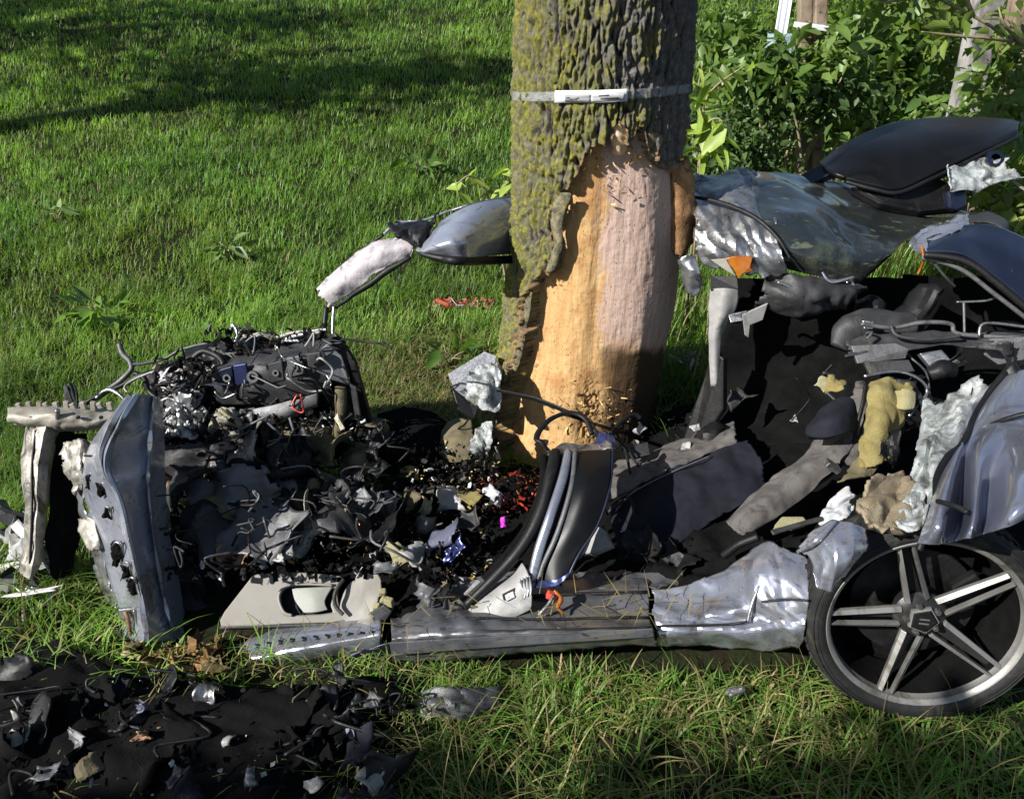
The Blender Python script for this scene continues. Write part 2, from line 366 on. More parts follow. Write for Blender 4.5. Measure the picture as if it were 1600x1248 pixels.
for k_ in ('foam', 'foampale', 'carpet'):
    nt = M[k_].node_tree; bs = [n for n in nt.nodes if n.type == 'BSDF_PRINCIPLED'][0]; old = bs.inputs['Normal'].links[0].from_node
    vo = nd(nt, 'ShaderNodeTexVoronoi'); vo.inputs['Scale'].default_value = 320; nt.links.new(coords(nt), vo.inputs['Vector'])
    bp = nd(nt, 'ShaderNodeBump'); bp.inputs['Strength'].default_value = .35; bp.inputs['Distance'].default_value = .004; nt.links.new(vo.outputs['Distance'], bp.inputs['Height']); nt.links.new(old.outputs[0], bp.inputs['Normal']); nt.links.new(bp.outputs[0], bs.inputs['Normal'])
# ---------------------------------------------------------------- ground
def ground_h(x, y):
    x = np.asarray(x, float); y = np.asarray(y, float)
    t = np.maximum(y-3.9, 0); rise = .12*(np.sqrt(t*t+.5)-math.sqrt(.5))
    rise = np.where(y > 40, rise, rise)
    P = np.stack([x, y, 0*x], -1)
    return rise+.035*vnoise(P, .7, 3)*sstep(3, 5, y)+.015*vnoise(P, 2.3, 4)-.03*sstep(1.6, .7, y)
def build_ground():
    ys = np.concatenate([np.linspace(-30, -.5, 14), np.linspace(0, 13, 200), np.linspace(13.6, 45, 40), np.linspace(50, 160, 14)])
    xs = np.concatenate([np.linspace(-130, -9, 20), np.linspace(-8.5, 9.5, 220), np.linspace(10.5, 130, 20)])
    X, Y = np.meshgrid(xs, ys); Z = ground_h(X, Y)
    m, nt, b, out = mat_new('lawn_soil'); co = coords(nt)
    a = ramp(nt, noise(nt, co, 2.2, 6, .65), [(.35, (.009, .011, .005)), (.6, (.018, .022, .008))])
    s = ramp(nt, noise(nt, co, 9, 6, .7), [(.5, (0, 0, 0)), (.62, (1, 1, 1))])
    c = mixc(nt, s, a, (.018, .013, .008))
    nt.links.new(c, b.inputs['Base Color']); b.inputs['Roughness'].default_value = .95; b.inputs['Specular IOR Level'].default_value = .1
    bump(nt, b, noise(nt, co, 40, 8, .7), .8, .03)
    tag(link('ground', meshnp('ground', np.stack([X, Y, Z], -1), gridfaces(len(ys), len(xs))[:, ::-1], smooth=True), m, origin=(0, 0, 0)), kind='structure')
build_ground()

# ---------------------------------------------------------------- blades
def blades(name, P, H, Wd, lean, az, col, seg=3, curl=1.6, twist=None, mat=None, parent=None):
    """grass: every blade its own bent, tapering strip"""
    n = len(P); k = seg; t = np.linspace(0, 1, k+1)
    d = np.stack([np.cos(az), np.sin(az), 0*az], -1)
    wd = az+(twist if twist is not None else math.pi/2); side = np.stack([np.cos(wd), np.sin(wd), 0*az], -1)
    out = lean[:, None]*t[None]**curl
    up = H[:, None]*(t[None]-.35*np.minimum(out/np.maximum(H[:, None], 1e-3), 1.6)*t[None]**2)
    C = P[:, None]+d[:, None]*out[..., None]; C[..., 2] += up
    w = Wd[:, None]*(1-t[None]**1.7)*.5
    L = C-side[:, None]*w[..., None]; R = C+side[:, None]*w[..., None]
    V = np.empty((n, 2*k+1, 3)); V[:, 0:2*k:2] = L[:, :k]; V[:, 1:2*k:2] = R[:, :k]; V[:, 2*k] = C[:, k]
    q = np.array([[2*i, 2*i+1, 2*i+3, 2*i+2] for i in range(k-1)]); tr = np.array([[2*k-2, 2*k-1, 2*k]])
    off = (2*k+1)*np.arange(n)
    Q = (q[None]+off[:, None, None]).reshape(-1, 4) if k > 1 else None; T = (tr[None]+off[:, None, None]).reshape(-1, 3)
    return link(name, meshnp(name, V.reshape(-1, 3), Q, T, col=np.repeat(col, 2*k+1, 0), smooth=True), mat or M['grass'], parent, origin=(0, 0, 0) if parent is None else None)
def grass_cols(n, P, r, dry=.05):
    g = np.array([.108, .218, .034]); y = np.array([.215, .295, .058]); dk = np.array([.048, .142, .026]); st = np.array([.34, .29, .13])
    a = r.random(n)[:, None]; patchy = (vnoise(P, .8, 21)*.5+.5)[:, None]; patch2 = (vnoise(P, 2.6, 22)*.5+.5)[:, None]
    c = g*(1-a)+y*a*patchy+dk*a*(1-patchy)
    c = c*(.62+.85*patch2)*(.85+.35*(vnoise(P, 6.5, 29)*.5+.5)[:, None])
    d = r.random(n) < dry*(.3+1.6*(vnoise(P, 1.3, 25)*.5+.5)); c[d] = st*r.uniform(.5, 1.1, (d.sum(), 1))
    return c
TREE = np.array([.300, 2.80])
def occupied(x, y):
    tree = np.hypot(x-TREE[0], y-TREE[1]) < .33
    left = (x > -1.62+.12*y) & (x < .2) & (y < 2.42-.25*np.clip(x+.9, 0, .5)) & (y > 1.5)
    right = (x > .55) & (y < 3.05) & (y > 1.4)
    mid = (x > -.2) & (x < .7) & (y < 2.5) & (y > 1.4)
    return tree | left | right | mid
def lawn():
    r = np.random.default_rng(11)
    n = 430000
    u = r.random(n); Y = 1.75*(17/1.75)**(u**.86); X = (r.random(n)*2-1)*(Y*.80+.9)
    P = np.stack([X, Y, ground_h(X, Y)], -1)
    tuft = vnoise(P, 5, 31)*.5+.5; bald = vnoise(P, 1.7, 33)
    tram = np.exp(-((Y-3.1)/.55)**2)*np.exp(-((X+.55)/.6)**2)*.8          # trampled, thin patch beside the tree
    keep = ~occupied(X, Y) & (r.random(n) < np.clip(.45+.5*tuft+.2*bald, .15, 1))
    P, Y, tuft, tram, X = P[keep], Y[keep], tuft[keep], tram[keep], X[keep]; n = len(P)
    H = (.035+.115*tuft**1.8*(.4+.6*r.random(n))+.03*r.random(n))*(1-.55*tram)*(1+.018*Y); lean = H*r.uniform(.2, 1.25, n)+.03*tram
    az = r.uniform(0, 2*math.pi, n)+.5*vnoise(P, 2, 37); Wd = (.0019+.00078*Y)*r.uniform(.7, 1.35, n)
    col = grass_cols(n, P, r); st = r.random(n) < tram*.75; col[st] = np.array([.24, .21, .09])*r.uniform(.5, 1.2, (st.sum(), 1))
    near = Y < 6
    tag(blades('lawn_grass', P[near], H[near], Wd[near], lean[near], az[near], col[near], 3), 'short uneven green lawn grass covering the rising field', 'grass', kind='stuff')
    tag(blades('lawn_grass', P[~near], H[~near], Wd[~near], lean[~near], az[~near], col[~near], 2), 'distant green lawn grass at the top of the field', 'grass', kind='stuff')
lawn()
def tallgrass(name, label, n, area, hr, seed, dry=.2, wd=(.003, .006), leanf=(.3, 1.2), seg=6, keepf=None, dark=1.0):
    r = np.random.default_rng(seed); x = r.uniform(area[0], area[1], n); y = r.uniform(area[2], area[3], n)
    P = np.stack([x, y, ground_h(x, y)], -1)
    k = (r.random(n) < .35+.9*(vnoise(P, 4.5, seed)*.5+.5))
    if keepf is not None: k &= keepf(x, y, r)
    P = P[k]; n = len(P); H = r.uniform(*hr, n)*(.55+.6*(vnoise(P, 6, seed+1)*.5+.5)); lean = H*r.uniform(*leanf, n)
    col = grass_cols(n, P, r, dry)*dark
    return tag(blades(name, P, H, r.uniform(*wd, n), lean, r.uniform(0, 6.3, n), col, seg, 1.9, twist=r.uniform(1.0, 2.1, n)), label, 'grass', kind='stuff')
# right foreground: long, beaten-down verge grass in clumps, fallen blades between them
def clumps(x, y, r):
    P = np.stack([x, y, 0*x], -1); return vnoise(P, 6.5, 301)+.5*vnoise(P, 15, 302)+.5*r.random(len(x)) > .12
def verge_edge(x, y, r): return (y < 1.37-.05*np.sin(x*4)+.07*r.random(len(x))) | ((np.abs(x-.22) < .20+.06*r.random(len(x))) & (y < 1.47))
FA = (-.50, 1.40, .80, 1.50)
tallgrass('verge_grass', 'long matted verge grass in front of the sill and wheel', 5200, FA, (.05, .17), 51, .22, (.0035, .008), (.5, 1.7), keepf=lambda x, y, r: verge_edge(x, y, r) & clumps(x, y, r) & (y < 1.45-.12*(x > .6)))
tallgrass('fallen_grass', 'flattened dry grass lying on the verge', 5200, FA, (.012, .05), 58, .22, (.003, .007), (1.5, 5.0), keepf=lambda x, y, r: y < 1.5)
tallgrass('verge_stems', 'thin pale grass stems sticking up from the verge', 700, (-.40, 1.40, .80, 1.36), (.12, .30), 52, .6, (.002, .0042), (.2, 1.4), 7, keepf=lambda x, y, r: clumps(x, y, r))
tallgrass('verge_grass', 'long green grass beside the crushed front end at the left', 1900, (-1.72, -.92, 1.32, 1.95), (.05, .19), 53, .12, (.004, .008), (.4, 1.6), keepf=lambda x, y, r: (x < -.98-.45*(y-1.5)) & (clumps(x, y, r) | (r.random(len(x)) < .3)))
tallgrass('verge_grass', 'tall grass behind the wreck below the shrubs', 10000, (.75, 4.8, 3.1, 5.4), (.12, .42), 54, .12, (.004, .009), (.2, .9), 4)
tallgrass('verge_grass', 'fresh green grass tufts right beside the tree trunk', 700, (.6, 1.0, 2.55, 3.4), (.08, .26), 55, .1, (.004, .008))
tallgrass('verge_grass', 'sparse green grass blades poking out under the sill', 1500, (-.2, .85, 1.32, 1.50), (.03, .11), 56, .2, (.004, .007), (.4, 1.4))
tallgrass('trampled_straw', 'pale trampled grass and straw on the lawn left of the tree', 3600, (-.75, .05, 2.40, 3.7), (.012, .05), 59, .55, (.003, .006), (1.2, 4.0), 4, keepf=lambda x, y, r: ~occupied(x, y))
tallgrass('dry_grass', 'yellowed grass and straw at the left edge by the bumper', 1800, (-2.1, -1.2, 1.8, 2.7), (.02, .09), 60, .5, (.003, .006), (.6, 3.0), 4)
tallgrass('verge_grass', 'green grass tufts along the far edge of the black undertray', 900, (-1.5, -.1, 1.40, 1.60), (.03, .11), 63, .2, (.003, .006), (.5, 1.8), 5)
tallgrass('verge_grass', 'green grass tufts along the right edge of the black undertray', 500, (-.34, -.08, .80, 1.42), (.05, .14), 64, .2, (.003, .006), (.5, 1.8), 5)
# ---------------------------------------------------------------- the struck tree
SCAR = np.array([(770, 800), (776, 740), (783, 690), (790, 640), (804, 598), (814, 560), (824, 520), (826, 490), (831, 452), (852, 432), (869, 400), (866, 372), (864, 342), (880, 303), (890, 296), (905, 268),
    (926, 240), (938, 228), (950, 236), (957, 200), (966, 194), (978, 193), (984, 226), (988, 240), (996, 198), (1006, 205), (1012, 236), (1022, 238), (1030, 262), (1047, 268), (1060, 248), (1066, 205), (1120, 190), (1140, 800)], float)
def inpoly(px, py, poly):
    c = np.zeros(px.shape, bool); n = len(poly)
    for i in range(n):
        x1, y1 = poly[i]; x2, y2 = poly[(i+1) % n]
        if y1 == y2: continue
        k = ((y1 > py) != (y2 > py)) & (px < (x2-x1)*(py-y1)/(y2-y1)+x1); c ^= k
    return c
def polydist(px, py, poly):
    d = np.full(px.shape, 1e9); n = len(poly)
    for i in range(n):
        a = poly[i]; b = poly[(i+1) % n]; ab = b-a; t = np.clip(((px-a[0])*ab[0]+(py-a[1])*ab[1])/max(ab@ab, 1e-9), 0, 1)
        d = np.minimum(d, np.hypot(px-a[0]-t*ab[0], py-a[1]-t*ab[1]))
    return d
def trunk_r(z, th):
    base = .299-.016*np.clip(z, 0, 2)-.028*np.clip(z-2, 0, 4)*.5
    flare = .10*np.exp(-np.clip(z, 0, 9)/.22)+.05*np.exp(-np.clip(z, 0, 9)/.5)
    leftside = np.clip(.35-.65*np.sin(th), 0, 1)
    rb = np.clip(np.sin(th), 0, 1)*(.052*np.exp(-((z-.72)/.42)**2)+.010)
    return base+flare*leftside+rb+.008*np.sin(3*th+1.2)+.006*np.sin(5*th+z*1.3)
def xyz(th, z, r):
    return np.stack([TREE[0]+r*np.sin(th), TREE[1]-r*np.cos(th), z], -1)
def trunkY(px, py, off=0.0):
    d = ray(px, py); t = np.arange(1.2, 5, .004); P = np.array([0, 0, CAM_H])+t[:, None]*d; dx, dy = P[:, 0]-TREE[0], P[:, 1]-TREE[1]
    g = np.hypot(dx, dy)-trunk_r(P[:, 2], np.arctan2(dx, -dy))-off; k = np.argmax(g < 0) if (g < 0).any() else np.argmin(g)
    return float(P[k, 1])
def build_tree():
    tree = thing('struck_tree', 'thick mossy tree trunk with a large bark-stripped orange scar facing the camera', 'tree', (TREE[0], TREE[1], 0))
    tf = np.radians(np.linspace(-112, 112, 400)); tb = np.radians(np.linspace(112, 248, 40))[1:-1]; th = np.concatenate([tf, tb])
    zs = np.concatenate([np.linspace(-.12, 1.98, 640), np.linspace(2.0, 5.2, 80)])
    Z, TH = np.meshgrid(zs, th, indexing='ij'); R0 = trunk_r(Z, TH)
    S0 = xyz(TH, Z, R0); px, py = project(S0); front = (TH > -1.45) & (TH < 1.85)
    jx = 7*vnoise(S0, 30, 71)+4*vnoise(S0, 80, 72); jy = 12*vnoise(S0, 22, 73)+6*vnoise(S0, 60, 74)
    scar = inpoly(px+jx, py+jy, SCAR) & front & (Z < 1.6); dist = polydist(px+jx, py+jy, SCAR)
    # bark relief: stretched plates split by crooked furrows
    arc = TH*.29; wu = .010*fbm(S0, 14, 3, 81); wv = .02*fbm(S0, 9, 3, 83)
    f1, f2, cid = voro2((arc+wu*1.6)/.020, (Z+wv)/.085, 5); g1, g2, gid = voro2((arc+wu*1.4)/.040+9, (Z+wv)/.26, 6)
    A3 = np.stack([arc*1.0+wu, 0*arc, Z*.30+wv*.3], -1)
    rid = ridged(A3, 38, 3, 181)                                         # long crooked ridges that join and part
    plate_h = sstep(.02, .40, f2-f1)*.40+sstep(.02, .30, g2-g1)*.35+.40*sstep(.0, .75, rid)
    knob = fbm(S0, 60, 4, 85)*1.0+ridged(S0*np.array([1, 1, .5]), 70, 2, 86)*.30
    h = .025*plate_h+.0095*knob+.005*(cid-.5)
    edge = np.exp(-dist/9.0)
    lift = .038*np.exp(-dist/26.0)*sstep(400, 470, py)*(px < 850)          # bark peeling off the lower left edge
    Rb = R0-.012+h+lift+.008*edge*vnoise(S0, 60, 88)
    # the wood under it: round on the left, planed flat towards the camera
    r0 = R0-.046+.030*sstep(-.1, .9, TH); thn = math.radians(10); flat = r0*.925/np.maximum(np.cos(TH-thn), .2)
    kk = 260.0; Rw = np.where(np.abs(TH-thn) < 1.0, -np.log(np.exp(-kk*(r0-.25))+np.exp(-kk*(flat-.25)))/kk+.25, r0)
    Q = S0*np.array([1, 1, .12])
    Rw = Rw+.003*fbm(Q, 30, 5, 91)-.006*np.clip(ridged(S0*np.array([1, 1, .3]), 16, 3, 99)-.55, 0, 1)+.003*fbm(S0, 16, 4, 93)+.0005*vnoise(S0*np.array([.3, .3, 1]), 130, 94)+.0012*fbm(S0, 70, 3, 98)
    gouge = np.exp(-((px-925-6*np.sin(py/14))/16)**2)*sstep(590, 640, py)*sstep(730, 690, py)
    Rw = Rw-.02*gouge*(.5+.5*vnoise(S0, 90, 95))
    R = np.where(scar, Rw, Rb); V = xyz(TH, Z, R); n, m = Z.shape
    F = gridfaces(n, m, True); sf = scar.ravel()[F].sum(1) >= 3
    def sub(name, faces, col, mt, sharp=None):
        used = np.unique(faces); mp = np.full(n*m, -1); mp[used] = np.arange(len(used))
        return link(name, meshnp(name, V.reshape(-1, 3)[used], mp[faces], col=col.reshape(-1, 3)[used], smooth=True, sharp=sharp), mt, tree)
    # moss on the sunny left, thinner to the right and in furrows
    moss = sstep(.35, .75, .68-.30*np.sin(TH)*1.2+.55*fbm(S0, 9, 4, 96)+.25*fbm(S0, 45, 2, 97)-.18*(TH > .5)); moss = moss*sstep(.15, .7, plate_h)
    inner = np.exp(-dist/3.5)*(~scar)
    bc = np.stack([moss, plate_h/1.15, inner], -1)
    mb, nt, b, out = mat_new('mossy_bark'); a = nd(nt, 'ShaderNodeAttribute', attribute_name='tint'); sp = nd(nt, 'ShaderNodeSeparateColor'); nt.links.new(a.outputs['Color'], sp.inputs[0]); co = coords(nt)
    grey = ramp(nt, noise(nt, co, 45, 6, .7), [(.3, (.07, .065, .058)), (.7, (.21, .195, .18))])
    ms = ramp(nt, noise(nt, co, 60, 6, .75), [(.32, (.085, .095, .03)), (.50, (.17, .17, .04)), (.68, (.36, .30, .03))])
    mf = nd(nt, 'ShaderNodeMath', operation='MULTIPLY'); nt.links.new(sp.outputs[0], mf.inputs[0]); nt.links.new(ramp(nt, noise(nt, co, 26, 5, .7), [(.38, (.25,)*3), (.55, (1,)*3)]), mf.inputs[1])
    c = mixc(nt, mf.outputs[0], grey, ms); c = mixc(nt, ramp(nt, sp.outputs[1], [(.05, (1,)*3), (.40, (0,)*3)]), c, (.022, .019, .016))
    c = mixc(nt, sp.outputs[2], c, (.27, .17, .085)); nt.links.new(c, b.inputs['Base Color']); b.inputs['Roughness'].default_value = .95; b.inputs['Specular IOR Level'].default_value = .15
    bump(nt, b, noise(nt, coords(nt, (1, 1, .5)), 110, 8, .8), 1.0, .014)
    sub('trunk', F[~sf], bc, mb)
    # wood colour: yellow sapwood, plus painted cool light on the right, shadow low right
    mauve = sstep(-.5, .5, (px-945-16*vnoise(S0, 9, 101)-14*vnoise(S0*np.array([1, 1, .25]), 50, 102)-8*vnoise(S0, 110, 122))/26)*sstep(585, 520, py+14*vnoise(S0, 14, 103))
    painted_shade = np.clip(sstep(-9, 9, (py-(548+.10*(1040-px)*1.3)+9*vnoise(S0, 18, 104)))*sstep(930, 985, px+14*vnoise(S0, 20, 105)+.2*(py-560)), 0, 1)
    painted_shade = np.maximum(painted_shade, .85*np.exp(-((px-915)/60)**2)*np.exp(-((py-655)/34)**2)*(.5+.8*vnoise(S0, 50, 106)))
    wc = np.stack([mauve, np.clip(painted_shade, 0, 1), edge], -1)
    mw, nt, b, out = mat_new('bare_wood'); a = nd(nt, 'ShaderNodeAttribute', attribute_name='tint'); sp = nd(nt, 'ShaderNodeSeparateColor'); nt.links.new(a.outputs['Color'], sp.inputs[0]); co = coords(nt); cg = coords(nt, (1, 1, .10))
    ye = ramp(nt, noise(nt, cg, 38, 6, .65), [(.3, (.29, .165, .062)), (.55, (.385, .238, .102)), (.75, (.46, .32, .165))])
    ye = mixc(nt, ramp(nt, noise(nt, co, 9, 4, .6), [(.52, (0,)*3), (.68, (1,)*3)]), ye, (.29, .14, .05))
    mv = ramp(nt, noise(nt, cg, 60, 6, .7), [(.3, (.30, .205, .16)), (.6, (.395, .285, .235)), (.8, (.48, .365, .31))])
    c = mixc(nt, sp.outputs[0], ye, mv)
    vo = nd(nt, 'ShaderNodeTexVoronoi'); vo.inputs['Scale'].default_value = 105; nt.links.new(coords(nt, (1, 1, .6)), vo.inputs['Vector'])
    dots = nd(nt, 'ShaderNodeMath', operation='MULTIPLY'); nt.links.new(ramp(nt, vo.outputs['Distance'], [(.16, (1,)*3), (.27, (0,)*3)]), dots.inputs[0]); nt.links.new(ramp(nt, noise(nt, co, 22, 3), [(.44, (0,)*3), (.56, (1,)*3)]), dots.inputs[1])
    c = mixc(nt, dots.outputs[0], c, (.13, .075, .035))
    scr = ramp(nt, noise(nt, coords(nt, (.25, .25, 1.6)), 60, 5, .7, .6), [(.66, (0,)*3), (.71, (1,)*3)]); c = mixc(nt, scr, c, (.22, .13, .07))
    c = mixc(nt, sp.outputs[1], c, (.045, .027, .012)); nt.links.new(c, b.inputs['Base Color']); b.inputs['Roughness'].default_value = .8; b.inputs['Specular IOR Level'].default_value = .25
    bump(nt, b, noise(nt, cg, 160, 6, .7), .6, .004)
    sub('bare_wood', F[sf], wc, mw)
    # loose bark slabs
    mbf = worn('loose_bark', (.075, .068, .05), (.17, .155, .085), .92, 0, 40, (.035, .03, .025), .45, .9, 60, .05, 0, .15, streak=((12, 12, 1.5), 8, (.26, .17, .085)), bdist=.01)
    mwf = worn('torn_wood', (.50, .33, .18), (.62, .45, .33), .85, 0, 30, (.2, .12, .06), .3, .6, 60, .05, 0, .2, streak=((14, 14, 1), 6, (.3, .18, .09)))
    def slab(name, rows, seed, mt=mbf, thick=.014, **k):
        o = patch(name, rows, mt, tree, 30, 14, .003, 40, .004, 14, thick, .10, seed, **k); return o
    inner_bark = worn('inner_bark', (.17, .09, .04), (.28, .16, .08), .9, 0, 22, (.06, .035, .02), .4, .7, 60, .05, 0, .15, streak=((16, 16, 1), 6, (.09, .045, .02)))
    def tr(rows): return [[(x, y, trunkY(x, y, o)) for x, y, o in r] for r in rows]
    slab('bark_flap', tr([[(1052, 258, .0), (1062, 248, .012), (1074, 240, .02)], [(1044, 300, -.03), (1062, 295, .01), (1084, 290, .04)], [(1042, 350, -.035), (1064, 350, .012), (1087, 345, .045)], [(1048, 395, -.02), (1062, 405, .012), (1084, 382, .035)]]), 3, inner_bark, .016)
    for q, L in enumerate((tr([[(872, 300, .0), (884, 298, .014), (896, 300, .008)], [(862, 345, .0), (872, 345, .016), (880, 348, .008)], [(866, 380, .0), (872, 385, .016), (878, 385, .008)], [(852, 432, .0), (858, 432, .012), (866, 425, .006)]]),
        tr([[(818, 452, .0), (826, 450, .015), (834, 452, .01)], [(806, 500, .0), (816, 500, .02), (826, 505, .012)], [(792, 560, .0), (804, 560, .022), (814, 565, .014)], [(776, 620, .0), (786, 620, .022), (796, 610, .016)]]),
        tr([[(776, 600, .01), (782, 596, .03), (790, 600, .02)], [(766, 650, .01), (772, 650, .035), (780, 650, .025)], [(758, 700, .01), (765, 700, .03), (774, 700, .02)], [(750, 745, .0), (758, 745, .02), (768, 745, .01)]]),
        tr([[(1012, 205, .0), (1022, 206, .006), (1034, 212, .006)], [(1010, 232, -.01), (1022, 238, .0), (1036, 245, .0)], [(1020, 256, -.02), (1030, 264, -.01), (1042, 262, -.01)]]))): slab('bark_flap', L, 4+q, mbf, .012)
    slab('bark_flap', tr([[(955, 196, -.01), (968, 192, .0), (982, 196, -.01)], [(952, 220, -.02), (966, 222, -.008), (980, 224, -.015)], [(956, 240, -.035), (966, 244, -.025), (974, 240, -.035)]]), 8, mwf, .005)
    # splinters: torn fibres standing off the wood
    r = np.random.default_rng(5); C = []
    for (cx, cy, sx, sy, k) in ((938, 250, 26, 9, 26), (922, 640, 34, 26, 120), (955, 285, 10, 20, 14), (798, 600, 8, 70, 80), (1010, 248, 26, 12, 40), (868, 370, 7, 50, 50)):
        for _ in range(k):
            x, y = r.normal(cx, sx), r.normal(cy, sy); C.append(W(x, y, trunkY(x, y, -.046+.010*r.random()+.018*(x > 960))))
    C = np.array(C); cols = np.array([.50, .31, .12])*r.uniform(.35, 1.3, (len(C), 1))*np.array([1, 1, 1])
    s = bits('splinter', C, r.uniform(.002, .008, len(C)), cols, M['bits'], tree, .3, 4, 2.4); s['kind'] = 'stuff'
    # above the frame: limbs and a leafy crown
    LB = []
    for k in range(9):
        a = k*2.4+.4; z0 = 3.6+.18*k; L = 2.0-.1*k; p0 = np.array([TREE[0], TREE[1], z0]); d = np.array([math.cos(a), math.sin(a), .55+.08*k]); P = [p0+d*L*t+np.array([0, 0, .25*t*t]) for t in (0, .3, .65, 1)]
        tube('limb', P, [.10, .07, .045, .015], mb_plain, tree, world=True, wob=.02, seed=k); LB.append(P)
    tube('limb', [(TREE[0], TREE[1], 5.1), (TREE[0]+.1, TREE[1]+.1, 6.0), (TREE[0]-.1, TREE[1], 7.2)], [.2, .12, .03], mb_plain, tree, world=True)
    crown = np.concatenate([r.normal(np.array(P[k2]), .34, (420, 3)) for P in LB for k2 in (2, 3)]+[r.normal((TREE[0], TREE[1], 6.6), (.8, .8, .5), (1500, 3))])
    crown = crown[(crown[:, 2] > 3.6)]
    leafcloud('crown', crown, .055, tree, 8)
    return tree
def leafcloud(name, C, size, parent, seed, pal=((.035, .075, .015), (.085, .12, .025)), droop=.3, mat=None, var=.45):
    """separate folded leaves, six triangles each"""
    r = np.random.default_rng(seed); n = len(C)
    az = r.uniform(0, 6.283, n); el = r.normal(-droop, .55, n); rl = r.normal(0, .7, n)
    f = np.stack([np.cos(az)*np.cos(el), np.sin(az)*np.cos(el), np.sin(el)], -1); s0 = np.stack([-np.sin(az), np.cos(az), 0*az], -1); u0 = np.cross(f, s0)
    s = s0*np.cos(rl)[:, None]+u0*np.sin(rl)[:, None]; u = np.cross(f, s)
    S = (size*(1+var*r.normal(size=n)).clip(.4, 2))[:, None]
    V = np.stack([C, C+f*S*.35+s*S*.27+u*S*.06, C+f*S*.35-s*S*.27+u*S*.06, C+f*S*.75+s*S*.19+u*S*.02, C+f*S*.75-s*S*.19+u*S*.02, C+f*S*1.1-u*S*.12, C+f*S*.4-u*S*.03], 1)
    t = np.array([[0, 1, 6], [0, 6, 2], [1, 3, 6], [6, 4, 2], [3, 5, 6], [6, 5, 4]]); T = (t[None]+7*np.arange(n)[:, None, None]).reshape(-1, 3)
    a = r.random((n, 1)); cl = (fbm(C, 3.5, 3, seed)+.5).clip(0, 1)[:, None]; a = .5*a+.5*cl
    col = np.array(pal[0])*(1-a)+np.array(pal[1])*a
    return link(name, meshnp(name, V.reshape(-1, 3), tris=T, col=np.repeat(col, 7, 0), smooth=True), mat or M['leaf'], parent)
mb_plain = worn('plain_bark', (.07, .06, .05), (.14, .125, .10), .9, 0, 20, (.05, .045, .03), .3, .8, 50)
build_tree()
# tape round the trunk, with a pale paper label
def band(z_of, th0, th1, w, off, name, mt, parent, n=60):
    th = np.linspace(th0, th1, n); V = []
    for t in th:
        z = z_of(t); r = float(trunk_r(np.array(z), np.array(t)))+off
        for dz in (-w/2, -w/6, w/6, w/2):
            V.append(xyz(np.array(t), np.array(z+dz), np.array(r+.0015*math.sin(9*t+dz*260))))
    o = link(name, meshnp(name, np.array(V), gridfaces(n, 4), smooth=True), mt, parent)
    s = o.modifiers.new('thickness', 'SOLIDIFY'); s.thickness = .0012; s.offset = 1
    return o
def build_tape():
    t = thing('tape_band', 'clear plastic tape wound round the trunk with a pale printed label', 'tape', (TREE[0], TREE[1], 1.2))
    z0 = 1.372
    zf = lambda a: z0+.036*math.cos(a)+.014*math.sin(a)
    m, nt, b, out = mat_new('clear_tape'); b.inputs['Base Color'].default_value = (.55, .57, .62, 1); b.inputs['Roughness'].default_value = .18
    tr = nd(nt, 'ShaderNodeBsdfTransparent'); mx = nd(nt, 'ShaderNodeMixShader'); mx.inputs[0].default_value = .15
    nt.links.new(tr.outputs[0], mx.inputs[1]); nt.links.new(b.outputs[0], mx.inputs[2]); nt.links.new(mx.outputs[0], out.inputs['Surface'])
    bump(nt, b, noise(nt, coords(nt, (1, 1, 3)), 55, 3), .7, .01)
    band(zf, -math.pi+.1, math.pi-.1, .028, .014, 'tape', m, t, 150)
    lab = worn('paper_label', (.45, .45, .46), (.52, .52, .52), .5, 0, 20, (.4, .4, .4), .2, .1, 60)
    lb = band(zf, -.62, .17, .036, .018, 'paper_label', lab, t, 40)
    gp = worn('grey_print', (.15, .15, .16), (.22, .22, .23), .6); dk = worn('dark_print', (.05, .05, .055), (.09, .09, .09), .6)
    band(lambda a: zf(a)-.004, -.48, -.20, .020, .0205, 'label_print', gp, t, 16)
    band(lambda a: zf(a)-.004, -.19, .14, .019, .0205, 'label_print', worn('pale_grey_print', (.30, .30, .31), (.36, .36, .38), .6), t, 16)
    for a0, a1, dz in ((-.46, -.43, -.002), (-.42, -.34, -.006), (-.34, -.32, -.003), (-.12, -.02, .002), (-.10, .08, -.006)):
        band(lambda a, dz=dz: zf(a)+dz, a0, a1, .004, .0225, 'label_print', dk, t, 5)
build_tape()
